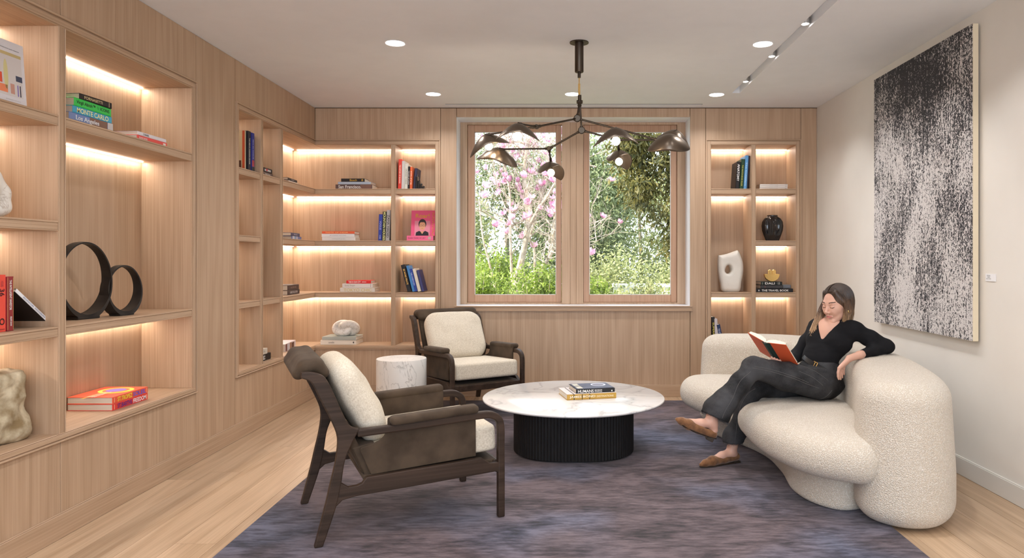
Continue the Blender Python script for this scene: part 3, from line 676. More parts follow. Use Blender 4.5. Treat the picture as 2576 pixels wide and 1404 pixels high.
# ------------------------------------------------------------------ armchairs (u forward, v left, w up)
def strip2d(path, w):
    """outline of a constant-width bar along a 2-D path"""
    a = []; b = []
    for i, p in enumerate(path):
        q0 = path[max(i-1, 0)]; q1 = path[min(i+1, len(path)-1)]
        t = Vector((q1[0]-q0[0], q1[1]-q0[1])).normalized(); n = Vector((-t.y, t.x))
        ww = w[i] if hasattr(w, '__len__') else w
        a.append((p[0]+n.x*ww/2, p[1]+n.y*ww/2)); b.append((p[0]-n.x*ww/2, p[1]-n.y*ww/2))
    return a+b[::-1]
CW = .66
def cm2(p, n=5): return [(q.x, q.y) for q in catmull([(x, y, 0) for x, y in p], n, False)]
def arm_chair(label, loc, rz):
    c = thing('lounge_armchair', label, 'armchair', loc, rz)
    UW = Matrix(((1, 0, 0, 0), (0, 0, 1, 0), (0, 1, 0, 0), (0, 0, 0, 1)))     # (u, w, v) -> (u, v, w)
    # right edge of rear leg and post, then down the left edge
    leg = cm2([(-.001, 0), (.055, .166), (.078, .27), (.095, .375), (.128, .455)])+cm2([(.160, .512), (.118, .530), (.088, .585), (.050, .675), (.018, .745), (-.008, .772), (-.05, .786), (-.092, .788)], 4)
    leg += cm2([(-.094, .762), (-.060, .748), (-.042, .725), (-.010, .655), (.035, .56), (.062, .48), (.055, .385), (.031, .277), (.009, .181), (-.038, 0)], 4)
    armp = cm2([(.150, .492), (.30, .497), (.55, .508), (.74, .518), (.80, .514), (.838, .490), (.850, .445), (.850, .35), (.851, .2), (.851, 0)], 5)
    armpoly = strip2d(armp, .036)
    rail = [(.050, .166), (.085, .196), (.143, .206), (.5, .219), (.818, .232), (.845, .215), (.845, .30), (.835, .277), (.792, .277), (.765, .296), (.747, .308), (.5, .299), (.192, .287), (.172, .262), (.151, .254), (.11, .252), (.078, .275), (.06, .30)]
    panel = cm2([(.217, .286), (.19, .35), (.168, .412), (.205, .424), (.25, .440), (.275, .458), (.292, .49)], 3)+[(.294, .542), (.310, .549), (.715, .566), (.727, .556), (.728, .312)]
    for side in (0, 1):
        v0 = side*(CW-.034)-CW/2
        MB().prism(leg, v0, v0+.034, UW).obj('rear_leg', M['walnut'], c, bevel=.005)
        MB().prism(armpoly, v0, v0+.034, UW).obj('front_leg', M['walnut'], c, bevel=.007)
        MB().prism(rail, v0+.003, v0+.031, UW).obj('side_rail', M['walnut'], c, bevel=.004)
        vi = v0+.034 if side == 0 else v0
        pv = v0+.034 if side == 0 else v0-.013
        MB().prism(panel, pv, pv+.013, UW).obj('leather_side', M['suede'], c, bevel=.004)
        sd = SDF((.26, v0-.05, .47), (.78, v0+.09, .60), .006)
        for k in range(2): sd.rbox((.514, v0+.017, .5435), (.214, .036, .020), .017, .004, Matrix.Rotation(-math.atan2(.022, .42), 4, 'Y'))
        sd.obj('arm_pad', M['suede'], c, smooth=2)
    # front and rear rails
    MB().box(.815, .845, -CW/2+.03, CW/2-.03, .235, .285).obj('front_rail', M['walnut'], c, bevel=.006)
    MB().prism([(.135, .415), (.195, .276), (.33, .276), (.235, .43)], -CW/2+.050, CW/2-.050, UW).obj('leather_base', M['suede'], c, bevel=.006)
    # leather back shell
    ang = math.atan2(.235, .50)
    R = Matrix.Rotation(-ang, 4, 'Y')                       # lean the slab backwards (top towards -u)
    sd = SDF((-.14, -.32, .24), (.34, .32, .88), .009)
    sd.rbox((.085, 0, .545), (.022, .272, .285), .016, .01, R)
    sd.obj('leather_back', M['suede'], c, smooth=2)
    sd = SDF((-.19, -.33, .70), (.10, .33, .90), .007)
    prof = [((-.098, .772), .024), ((-.068, .800), .030), ((-.020, .808), .026), ((.012, .770), .022)]
    for (p, ra), (q, rb) in zip(prof[:-1], prof[1:]):
        for vv in np.linspace(-.262, .262, 30): sd.cone((p[0], vv, p[1]), ra, (q[0], vv, q[1]), rb, .018)
    sd.obj('headrest_roll', M['suede'], c, smooth=3)
    MB().box(.18, .83, -CW/2+.036, CW/2-.036, .268, .288, Matrix.Translation((0, 0, .0))).obj('seat_deck', M['suede'], c, bevel=.004)
    sd = SDF((.14, -.34, .22), (.90, .34, .50), .008)
    sd.rbox((.535, 0, .374), (.305, .280, .066), .020, .01, Matrix.Rotation(-.055, 4, 'Y'), puff=.008)
    sd.obj('seat_cushion', M['linen'], c, smooth=3)
    sd = SDF((-.10, -.34, .36), (.50, .34, .92), .009)
    Rb = Matrix.Rotation(-ang-.06, 4, 'Y') @ Matrix.Rotation(math.pi/2, 4, 'Y')
    sd.rbox((.178, 0, .612), (.225, .268, .042), .040, .02, Rb, puff=.046, corner=.12)
    def puff(V):
        d = np.array([noise.noise(Vector((v[0]*9, v[1]*9, v[2]*9))) for v in V])
        n = np.array([math.cos(ang), 0, math.sin(ang)]); return V+n[None]*(d*.008)[:, None]
    sd.obj('back_cushion', M['linen'], c, smooth=4, fn=puff)
    return c
# frame plane offset: near side frame of the first chair passes through the measured feet
def place(near_rear, ang, side):
    """origin on the chair centre line so that the given rear foot lands at near_rear"""
    u = Vector((math.cos(ang), math.sin(ang))); v = Vector((-u.y, u.x)); return Vector(near_rear)-v*(side*(CW/2-.017)-0)
a1 = math.radians(25.5); fr = Vector((-.310, 3.548)); u1 = Vector((math.cos(a1), math.sin(a1)))
rear = fr-u1*.851; p = place(rear, a1, -1)
arm_chair('brown leather and dark wood armchair in front, its back to the bookcases', (p.x, p.y, RZ), a1)
a2 = math.atan2(-.85, .527); fr2 = Vector((-.335, 5.90)); u2 = Vector((math.cos(a2), math.sin(a2)))
rear = fr2-u2*.851; p = place(rear, a2, 1)
arm_chair('brown leather and dark wood armchair by the windows, behind the marble drum', (p.x, p.y, RZ), a2)
# ------------------------------------------------------------------ chandelier
CH0 = px2(1457, 107, 4.69); CH0.z = H
ch = thing('branching_chandelier', 'bronze branching chandelier with eight leaf-shaped shades over the coffee table', 'chandelier', CH0)
CI = Matrix.Translation(-CH0)
def cadd(m, nm, mat, par=None, **kw):
    o = m.obj(nm, mat, par or ch, **kw); o.matrix_basis = CI if par is None else Matrix.Identity(4); return o
x0, y0 = CH0.x, CH0.y
cadd(MB().lathe([(0, 0), (.063, 0), (.063, -.006), (0, -.006)], 40, Matrix.Translation(CH0)), 'canopy', M['bronze_dark'], smooth=True)
cadd(MB().lathe([(0, -.006), (.029, -.006), (.029, -.196), (.026, -.200), (0, -.200)], 32, Matrix.Translation(CH0)), 'canopy_sleeve', M['bronze_dark'], smooth=True)
cadd(MB().tube([(x0, y0, H-.2), (x0, y0, H-.275)], .0035, 8).tube([(x0, y0, H-.275), (x0, y0, 2.375)], .0075, 10), 'stem', M['brass'], smooth=True)
cadd(MB().tube([(x0, y0, H-.195), (x0, y0, H-.235)], .011, 10), 'stem_collar', M['bronze_dark'], smooth=True)
def joint(p, ax=(0, 1, 0), r=.017, l=.018):
    a = Vector(ax).normalized(); p = Vector(p)
    cadd(MB().tube([p-a*l, p-a*l*.55, p-a*l*.5, p+a*l*.5, p+a*l*.55, p+a*l], [r*.8, r, r*.75, r*.75, r, r*.8], 18), 'swivel_joint', M['bronze_dark'], smooth=True)
def rod(a, b, r=.0065):
    a, b = Vector(a), Vector(b); t = (b-a)/(b-a).length
    cadd(MB().tube([a, a+t*.03], r*1.5, 10).tube([a, b], r, 10).tube([b-t*.03, b], r*1.5, 10), 'arm', M['bronze_dark'], smooth=True)
def P(px, py, D): return px2(px, py, D)
h0 = Vector((x0+.003, y0, 2.345)); h1 = P(1452, 298, 4.66); h2 = P(1463, 328, 4.72)
joint(h0, (1, 0, 0), .013, .020); cadd(MB().tube([h0+Vector((0, 0, .045)), h0], .012, 12), 'stem_fork', M['bronze_dark'], smooth=True)
rod(h0, h1, .0075); rod(h0, h2, .0075); joint(h1, (0, 1, .1), .024, .02); joint(h2, (0, 1, .1), .024, .02)
j1 = P(1350, 319, 4.45); j3 = P(1381, 374, 4.80); j4 = P(1656, 352, 4.72)
rod(h1, j1); joint(j1, (.2, 1, 0), .015, .016); rod(h1, j4); rod(h2, j3); joint(j3, (.2, 1, 0), .017, .018); joint(j4, (.2, 1, 0), .014, .014)
def shade(p, up, along, size=1.0, stem=None, pwr=1.6):
    """folded leaf shade; p is the lamp holder under the fold, up points out of the dome"""
    up = Vector(up).normalized(); al = Vector(along); al = (al-up*al.dot(up)).normalized(); sd_ = up.cross(al)
    mt = Matrix.Identity(4)
    for i, a in enumerate((al, sd_, up)):
        for k in range(3): mt[k][i] = a[k]
    mt.translation = Vector(p)
    m = MB(); n1, n2 = 28, 14; L_, W_ = .134*size, .078*size; vs_ = []
    for i in range(n1+1):
        s_ = -1+2*i/n1; ss = math.sin(s_*math.pi/2)
        w_ = W_*max(0.02, (1-ss*ss))**.62
        for j_ in range(n2+1):
            t_ = -1+2*j_/n2; x_ = L_*ss; y_ = w_*t_
            z_ = .048*size-.105*size*(abs(ss)**1.7)-.040*size*(y_/W_)**2-.006*math.exp(-(y_/.008)**2)*(1-ss*ss)*0
            vs_.append((x_, y_+.018*size*ss*abs(ss), z_))
    fs_ = [(i*(n2+1)+j_, (i+1)*(n2+1)+j_, (i+1)*(n2+1)+j_+1, i*(n2+1)+j_+1) for i in range(n1) for j_ in range(n2)]
    m.add(vs_, fs_); o = m.obj('shade', M['bronze'], ch, smooth=True); o.matrix_basis = CI @ mt
    so = o.modifiers.new('thickness', 'SOLIDIFY'); so.thickness = .0022; so.offset = 0
    b = MB().sphere((0, 0, -.030*size), .0255*size, 18).obj('bulb', M['bulb'], o, smooth=True)
    MB().tube([(0, 0, .046*size), (0, 0, -.005*size)], .012*size, 12).obj('lamp_holder', M['bronze_dark'], o, smooth=True)
    l = bpy.data.lights.new('bulb_light', 'POINT'); l.energy = pwr; l.color = (1, .80, .58); l.shadow_soft_size = .024
    lo = bpy.data.objects.new('bulb_light', l); COL.objects.link(lo); lo.location = Vector(p)-up*.030*size
    lo.location = Vector(p)-up*.062*size
    if stem is not None:
        top = Vector(p)+up*.046*size; rod(stem, top, .006)
A = P(1303, 330, 4.32); shade(A, (.05, -.30, .95), (1, 0, 0), 1.0, j1)
B = P(1226, 357, 4.50); shade(B, (-.25, -.45, .85), (1, .25, .02), 1.0, j1)
C = P(1252, 391, 4.62); shade(C, (.15, -.60, .75), (1, -.15, -.28), 1.0, j3)
Fp = P(1386, 424, 4.88); shade(Fp, (0, .10, 1), (.62, .78, 0), 1.0, j3)
Gp = P(1549, 342, 4.30); shade(Gp, (-.05, -.30, .95), (1, 0, -.05), 1.05, None)
j5 = P(1556, 352, 4.75); rod(h2, j5); rod(j5, j4)
rod(Gp+Vector((0, -.30, .95)).normalized()*.045, j5)
Hp = P(1557, 396, 4.85); shade(Hp, (0, .12, 1), (.60, .80, 0), 1.0, j5)
Dp = P(1697, 345, 4.80); shade(Dp, (.25, -.45, .85), (1, .2, -.1), 1.0, j4, 1.0)
Ep = P(1684, 360, 4.52); shade(Ep, (-.05, -.80, .60), (1, -.1, -.10), 1.0, j4, 1.0)
# ------------------------------------------------------------------ garden outside
def leafmat(name, c1, c2, rough=.5, tr=.45):
    m = bpy.data.materials.new(name); m.use_nodes = True; t = m.node_tree; t.nodes.clear()
    o = nd(t, 'ShaderNodeOutputMaterial'); df = nd(t, 'ShaderNodeBsdfPrincipled'); df.inputs['Roughness'].default_value = rough; tl = nd(t, 'ShaderNodeBsdfTranslucent'); mx = nd(t, 'ShaderNodeMixShader'); mx.inputs[0].default_value = tr
    v = coords(t, (1, 1, 1), rnd=True); n = nd(t, 'ShaderNodeTexNoise'); n.inputs['Scale'].default_value = 14; n.inputs['Detail'].default_value = 3; lk(t, v, n.inputs['Vector'])
    r = ramp(t, [(.35, c1), (.65, c2)]); lk(t, n.outputs[0], r.inputs[0]); lk(t, r.outputs[0], df.inputs['Base Color']); lk(t, r.outputs[0], tl.inputs[0])
    lk(t, df.outputs[0], mx.inputs[1]); lk(t, tl.outputs[0], mx.inputs[2]); lk(t, mx.outputs[0], o.inputs[0]); return m
M['leaf_lime'] = leafmat('lime_leaves', (.10, .17, .012), (.34, .42, .07)); M['leaf_olive'] = leafmat('olive_leaves', (.040, .050, .012), (.26, .22, .060))
M['leaf_pale'] = leafmat('pale_leaves', (.15, .19, .06), (.50, .50, .24)); M['leaf_fir'] = leafmat('blue_green_needles', (.065, .090, .035), (.32, .36, .17))
M['petal'] = leafmat('magnolia_petals', (.60, .24, .40), (.86, .68, .77), tr=.5)
M['bark'] = noisy('pale_bark', (.25, .19, .13), (.55, .46, .36), 12, .9); M['bark2'] = noisy('twig_bark', (.22, .16, .12), (.60, .50, .42), 9, .9)
M['soil'] = noisy('garden_ground', (.10, .12, .04), (.30, .34, .12), 1.5, .95)
nr = np.random.RandomState(5)
def leafmesh(name, P, size, mat, parent=None, droop=0, asp=.42, jit=.35):
    n = len(P); d = nr.normal(size=(n, 3)); d[:, 2] -= droop; d /= np.linalg.norm(d, axis=1)[:, None]
    a = nr.normal(size=(n, 3)); sd_ = np.cross(d, a); sd_ /= np.linalg.norm(sd_, axis=1)[:, None]; nn = np.cross(d, sd_)
    s = size*(1+jit*nr.uniform(-1, 1, n))[:, None]
    V = np.stack([P, P+d*s*.5+sd_*s*asp*.5+nn*s*.08, P+d*s, P+d*s*.5-sd_*s*asp*.5+nn*s*.08], 1).reshape(-1, 3)
    me = bpy.data.meshes.new(name); me.vertices.add(len(V)); me.vertices.foreach_set('co', V.astype(np.float32).ravel())
    i = np.arange(n)*4; tri = np.stack([i, i+1, i+2, i, i+2, i+3], 1).reshape(-1)
    me.loops.add(len(tri)); me.loops.foreach_set('vertex_index', tri.astype(np.int32)); me.polygons.add(2*n)
    me.polygons.foreach_set('loop_start', np.arange(2*n, dtype=np.int32)*3); me.polygons.foreach_set('loop_total', np.full(2*n, 3, np.int32)); me.update(calc_edges=True)
    me.materials.append(mat); o = bpy.data.objects.new(name, me); COL.objects.link(o); o['kind'] = 'stuff'
    if parent: o.parent = parent
    return o
def cloud(n, r, shell=.55, flat=1):
    d = nr.normal(size=(n, 3)); d /= np.linalg.norm(d, axis=1)[:, None]; q = nr.uniform(shell, 1, n)**.6
    return d*q[:, None]*np.array(r)
def clumps(n, r, k, cr):
    c = cloud(k, r, .3); i = nr.randint(0, k, n); return c[i]+nr.normal(size=(n, 3))*cr
gd = struct(MB().box(-9, 9, 7.28, 26, -.5, -.35).obj('garden_ground', M['soil']), 'sunlit garden ground outside', 'ground')
# leafy shrubs under the windows
for i, (x, y, h, w, mat, lab) in enumerate(((-2.1, 9.3, 1.45, .6, 'leaf_lime', 'lime green shrub beyond the left edge of the magnolia window'), (-1.12, 8.9, 1.42, .55, 'leaf_lime', 'lime green shrub low in the left corner of the magnolia window'), (-.25, 9.2, 1.40, .55, 'leaf_lime', 'lime green shrub around the magnolia trunks'),
     (.42, 9.4, 1.16, .5, 'leaf_lime', 'lime green shrub low in the left corner of the evergreen window'), (1.05, 9.2, 1.18, .5, 'leaf_pale', 'pale green shrub low in the middle of the evergreen window'), (1.75, 9.5, 1.14, .6, 'leaf_lime', 'lime green shrub low in the right corner of the evergreen window'), (-1.0, 10.8, 1.62, .5, 'leaf_lime', 'taller upright lime shrub behind the magnolia window shrubs'))):
    r = thing('garden_shrub', lab, 'shrub', (x, y, -.35), group='garden shrubs under the windows')
    st_ = MB(); pts = []
    for k in range(26):
        a = nr.uniform(0, 2*math.pi); q = nr.uniform(.1, 1)*w; hh = h*nr.uniform(.75, 1.0)+.35-.12*q
        path = [Vector((math.cos(a)*q*t_**.7*1.0, math.sin(a)*q*.7*t_**.7, hh*t_-.16*max(0, t_-.75)*3*t_)) for t_ in np.linspace(0, 1, 7)]
        st_.tube(path, [.008*(1-.7*t_) for t_ in np.linspace(0, 1, 7)], 4)
        for t_ in np.linspace(.25, 1, 70):
            f_ = t_*6; j_ = min(5, int(f_)); pts.append(path[j_].lerp(path[j_+1], f_-j_)+Vector(nr.normal(size=3)*.035))
        for t_ in range(90): pts.append(path[6]*nr.uniform(.72, 1.0)+Vector(nr.normal(size=3)*np.array((.09, .09, .06))))
    st_.obj('stem', M['bark'], r); leafmesh('foliage', np.array([tuple(p) for p in pts]), .056, M[mat], r, droop=.3)
# magnolia
mg = thing('magnolia_tree', 'leafless magnolia covered in pink blossom, filling the left window', 'tree', (-.62, 10.0, -.35))
tips = []; br = MB(); tw = MB()
def grow(p, d, L, r, depth):
    path = [p]; n = 5; q = Vector(p); dd = Vector(d)
    for i in range(n):
        dd = (dd+Vector(nr.normal(size=3))*.16+Vector((0, 0, .05))).normalized(); q = q+dd*L/n; path.append(q.copy())
    (br if r > .012 else tw).tube(path, [r*(1-.45*i/n) for i in range(n+1)], 7 if r > .012 else 4, caps=False)
    if depth == 0: tips.append((q, dd)); return
    for k in range(nr.randint(3, 5)):
        j = nr.randint(2, n+1); nd_ = (dd*.8+Vector(nr.normal(size=3))*.62+Vector((0, 0, .12))); nd_.normalize()
        grow(path[j], nd_, L*nr.uniform(.6, .85), r*.6, depth-1)
def stem(pts, r0, r1, kids):
    path = catmull([Vector(p) for p in pts], 4, False); n = len(path)
    br.tube(path, [r0+(r1-r0)*i/(n-1) for i in range(n)], 9, caps=False)
    for k in range(kids):
        j = int(n*nr.uniform(.42, 1))-1; d = Vector(nr.normal(size=3)); d.y *= .7; d.z = abs(d.z)*.8+.35
        grow(path[j], d.normalized(), nr.uniform(.5, .8), r1*.62, 3)
B0 = Vector((-.62, 10.0, -.35))
def lp(px, py, D): return px2(px, py, D)-B0
stem([(0, 0, 0), lp(1296, 735, 10), lp(1312, 655, 10), lp(1328, 575, 10), lp(1332, 520, 10.05), lp(1318, 440, 10.1), lp(1330, 350, 10.1)], .060, .022, 9)
stem([lp(1320, 590, 10), lp(1350, 535, 9.95), lp(1385, 480, 9.9), lp(1430, 400, 9.85)], .028, .014, 6)
stem([(.05, 0, 0), lp(1318, 725, 9.9), lp(1360, 675, 9.8), lp(1386, 640, 9.8), lp(1393, 590, 9.8), lp(1400, 500, 9.8)], .036, .020, 6)
stem([(-.02, 0, .1), lp(1288, 700, 10.1), lp(1284, 600, 10.1), lp(1282, 480, 10.1), lp(1260, 380, 10.1)], .024, .014, 7)
stem([(-.1, 0, .1), lp(1235, 680, 10.2), lp(1215, 600, 10.2), lp(1205, 500, 10.2)], .018, .010, 5)
stem([(.2, .2, .3), lp(1345, 640, 10.4), lp(1335, 590, 10.4), lp(1400, 420, 10.4), lp(1500, 420, 10.3)], .022, .012, 6)
br.obj('trunk', M['bark'], mg, smooth=True); tw.obj('twigs', M['bark2'], mg)['kind'] = 'stuff'
bmeshes = []
for v_ in range(4):
    b = MB(); op = (.25, .5, .75, 1.0)[v_]
    for k in range(8):
        a = 2*math.pi*k/8+(.3 if k % 2 else 0); tl_ = op*(.65 if k % 2 else 1.0); mt = Matrix.Rotation(a, 4, 'Z') @ Matrix.Rotation(tl_*.95, 4, 'Y')
        vs_ = []
        for i in range(5):
            t_ = i/4; w_ = .022*math.sin(math.pi*min(1, t_*.82+.16)); cv = .016*math.sin(math.pi*t_)
            vs_ += [(cv+.004, -w_, .080*t_), (cv+.010, 0, .080*t_), (cv+.004, w_, .080*t_)]
        b.add(vs_, [(3*i+j, 3*i+j+1, 3*i+j+4, 3*i+j+3) for i in range(4) for j in (0, 1)], mt)
    me = bpy.data.meshes.new('blossom'); me.from_pydata(b.v, [], b.f); me.materials.append(M['petal']); me.polygons.foreach_set('use_smooth', [True]*len(me.polygons)); bmeshes.append(me)
rr = random.Random(11); vis = []
for q, d in tips:
    w = q+B0; px = VX+w.x/w.y*F; py = VY-(w.z-CZ)/w.y*F
    if 1150 < px < 1560 and 280 < py < 670: vis.append((q, d))
rr.shuffle(vis)
for q, d in vis[:150]:
    o = bpy.data.objects.new('blossom', rr.choice(bmeshes)); COL.objects.link(o); o.parent = mg
    dd = (Vector(d)*.5+Vector((rr.uniform(-.4, .4), rr.uniform(-.4, .2), 1))).normalized()
    o.matrix_basis = Matrix.Translation(q) @ dd.to_track_quat('Z', 'Y').to_matrix().to_4x4() @ Matrix.Scale(rr.uniform(.85, 1.35), 4)
# hanging evergreen on the right
def tree(name, lab, base, h, crown, cz, n, size, mat, k=40, cr=.16, grp=None, droop=.6, trunk=.06):
    r = thing(name, lab, 'tree', base, group=grp)
    MB().tube([(0, 0, 0), (.03, 0, h*.4), (-.02, .02, h*.75), (0, 0, h)], [trunk, trunk*.8, trunk*.5, trunk*.3], 8).obj('trunk', M['bark'], r, True)
    P_ = clumps(n, crown, k, cr)+np.array((0, 0, cz)); leafmesh('foliage', P_, size, M[mat], r, droop=droop); return r
e = thing('evergreen_tree', 'olive evergreen with drooping leaves hanging into the right window', 'tree', (2.5, 9.3, -.35))
MB().tube([(0, 0, 0), (-.05, 0, 1.6), (-.3, 0, 2.8), (-.9, 0, 3.3)], [.08, .07, .05, .03], 8).tube([(-.1, 0, 2.2), (-.7, -.1, 2.75), (-1.3, 0, 2.9)], [.04, .03, .015], 7).obj('trunk', M['bark'], e, True)
pp = []
for k in range(150):
    u_ = nr.uniform(0, 1); X_ = -1.75+1.95*u_; top = 3.4; bot = 3.0-1.75*min(1, max(0, (X_+1.75))/.75)**.9*nr.uniform(.55, 1)
    c_ = np.array((X_+nr.normal()*.05, nr.normal()*.22, nr.uniform(max(bot, 1.15), top))); pp.append(c_[None]+nr.normal(size=(110, 3))*np.array((.10, .10, .09)))
leafmesh('foliage', np.concatenate(pp), .092, M['leaf_olive'], e, droop=1.3, asp=.30)
for i, a in enumerate(((-3.4, 13.5, 4.2, (1.5, 1.0, 1.9), 2.3, 'leaf_fir', 'blue-green conifer behind the left side of the magnolia'), (-1.2, 15, 4.6, (1.7, 1.0, 2.1), 2.3, 'leaf_fir', 'dark conifer directly behind the magnolia'),
      (.35, 13.8, 4.0, (1.0, .8, 1.6), 2.7, 'leaf_fir', 'feathery conifer at the left of the evergreen window'), (1.7, 15.5, 3.6, (1.7, 1.0, 1.7), 2.0, 'leaf_pale', 'pale sunlit tree in the middle of the evergreen window'),
      (-2.4, 12.4, 3.2, (1.0, .7, 1.4), 1.9, 'leaf_pale', 'pale leafy tree close behind the left stems of the magnolia'),
      (3.6, 14.5, 4.4, (1.6, 1.0, 2.0), 2.3, 'leaf_pale', 'pale tree beyond the right edge of the evergreen window'))):
    tree('garden_tree', a[6], (a[0], a[1], -.35), a[2], a[3], a[4], 20000, .088, a[5], 120, .2, 'trees at the back of the garden')
for i, a in enumerate(((-3.6, 12.2), (-2.1, 12.6), (-.6, 12.3), (.9, 12.5), (2.4, 12.2), (3.9, 12.6))):
    r = thing('background_shrub', ['rounded shrub behind the far left of the magnolia', 'rounded shrub behind the left part of the magnolia', 'rounded shrub behind the magnolia trunks', 'rounded sunlit shrub low behind the middle of the right window', 'rounded sunlit shrub low behind the right side of the right window', 'rounded shrub beyond the right window edge'][i], 'shrub', (a[0], a[1], -.35), group='rounded shrubs at the back of the garden')
    leafmesh('foliage', clumps(10000, (.95, .6, .9), 80, .16)+np.array((0, 0, .85)), .070, M['leaf_pale' if i in (3, 4, 1) else 'leaf_fir'], r, droop=.3)
    MB().tube([(0, 0, 0), (0, 0, .9)], [.03, .015], 6).obj('stem', M['bark'], r)
hs = thing('garden_wall', 'low grey garden wall glimpsed behind the shrubs', 'wall', (1.9, 10.95, -.35)); MB().box(-1.1, 2.4, 0, .2, 0, 1.22).obj('wall_face', M['base_paint'], hs); MB().box(-1.12, 2.42, -.02, .22, 1.22, 1.27).obj('coping', M['wallpaint'], hs)
# ------------------------------------------------------------------ books
W_, K_, GOLD = (238, 236, 232), (28, 26, 27), (205, 165, 70)
def book(label, mt, L, W, T, cov, title='', tc=W_, tw=.6, th=.5, tx=None, group=None, pages=None, extra=None, rnd=.0015, name='hardback_book'):
    b = thing(name, label, 'book', mtx=mt, group=group); c = min(.0028, T*.14)
    cm = col(cov)
    m = MB().box(0, L, 0, W, 0, c).box(0, L, 0, W, T-c, T).box(0, L, 0, c, c, T-c); m.obj('cover', cm, b, bevel=rnd, seg=1)
    MB().box(.003, L-.003, c, W-.004, c, T-c).obj('page_block', pages or M['pages'], b)
    if title:
        text(b, title, Matrix.Translation((L/2 if tx is None else L*tx, -.0008, T/2)) @ Matrix.Rotation(math.pi/2, 4, 'X'), L*tw, T*th, col(tc), 'title_lettering')
    for q_, s_ in enumerate(extra or []):
        k = s_[0]; tt_ = .0005*(q_+1)
        if k == 'bar': MB().box(L*s_[1], L*s_[2], -.0003-.00008*q_, .0002, T*s_[3], T*s_[4]).obj('printed_band', col(s_[5]), b)
        elif k == 'txt': text(b, s_[1], Matrix.Translation((L*s_[2], -.0016, T*s_[3])) @ Matrix.Rotation(math.pi/2, 4, 'X'), L*s_[4], T*s_[5], col(s_[6]), 'title_lettering')
        elif k == 'top': MB().box(L*s_[1], L*s_[2], W*s_[3], W*s_[4], T, T+tt_).obj('cover_print', col(s_[5]), b)
        elif k == 'disc': MB().lathe([(0, 0), (s_[3], 0), (s_[3], tt_), (0, tt_)], 32, Matrix.Translation((L*s_[1], W*s_[2], T)), cap=False).obj('cover_print', col(s_[4]), b)
        elif k == 'toptxt': text(b, s_[1], Matrix.Translation((L*s_[2], W*s_[3], T+tt_+.0004)) @ Matrix.Rotation(s_[7] if len(s_) > 7 else 0, 4, 'Z'), L*s_[4], W*s_[5], col(s_[6]), 'cover_lettering')
    return b
RZ90 = Matrix.Rotation(math.pi/2, 4, 'Z')
def flatL(D, Xs, z, skew=0): return Matrix.Translation((Xs, D, z)) @ RZ90 @ Matrix.Rotation(math.radians(skew), 4, 'Z')
def flatB(X, Ys, z, skew=0): return Matrix.Translation((X, Ys, z)) @ Matrix.Rotation(math.radians(skew), 4, 'Z')
BST = Matrix(((0, 0, 1, 0), (0, 1, 0, 0), (-1, 0, 0, 0), (0, 0, 0, 1)))
def stand(X, Ys, z, L, lean=0, left=False, yaw=0):
    return Matrix.Translation((X, Ys, z)) @ (RZ90 if left else Matrix.Identity(4)) @ Matrix.Rotation(math.radians(yaw), 4, 'Z') @ Matrix.Rotation(math.radians(lean), 4, 'Y') @ Matrix.Translation((0, 0, L)) @ BST
Z1, Z2, Z3, Z4 = 1.9722, 1.4802, .9882, .4862
def DL(px, Xs): return F*-Xs/(VX-px)
def XB(px, Ys=6.74): return (px-VX)/F*Ys
# -- large bookcase, right column, top shelf
g = 'stack of four travel and art books on the top shelf'
z = Z1
book('Los Angeles picture book, bottom of the stack of four', flatL(3.42, -2.385, z), .335, .23, .046, (120, 140, 190), 'Los Angeles', W_, .52, .62, .40, g, extra=[('bar', .45, .86, .0, 1, (130, 95, 80)), ('bar', .87, .995, .0, 1, (205, 200, 200)), ('txt', 'Los Angeles', .40, .5, .52, .62, (240, 240, 245))], rnd=.004); z += .0462
book('turquoise Monte Carlo book in the stack of four', flatL(3.445, -2.385, z), .30, .22, .035, (70, 165, 200), 'MONTE CARLO', (250, 240, 170), .80, .72, .5, g); z += .0352
book('bright green Virgil Abloh Icons book in the stack of four', flatL(3.455, -2.385, z), .285, .22, .041, (60, 200, 85), 'Virgil Abloh™  \\  ICONS', (15, 30, 20), .88, .55, .5, g); z += .0412
book('black art book on top of the stack of four', flatL(3.50, -2.39, z, -3), .235, .20, .030, (38, 30, 30), 'FORNASETTI', (215, 195, 150), .55, .5, .42, g, extra=[('bar', .90, .915, .1, .9, (215, 195, 150))], rnd=.004)
g = 'two fashion books beside the stack of four'
book('salmon red book lying under a white one, beside the stack of four', flatL(3.945, -2.372, Z1), .30, .22, .026, (232, 86, 80), 'BLACK BOOK', W_, .26, .42, .2, g, extra=[('bar', .86, .95, .25, .75, (240, 225, 215))])
book('white fashion book with black back lying on the salmon one', flatL(3.955, -2.374, Z1+.0262), .285, .21, .021, (225, 222, 226), 'CHANEL', K_, .2, .5, .28, g, extra=[('top', 0, 1, 0.02, 1, (45, 30, 32))])
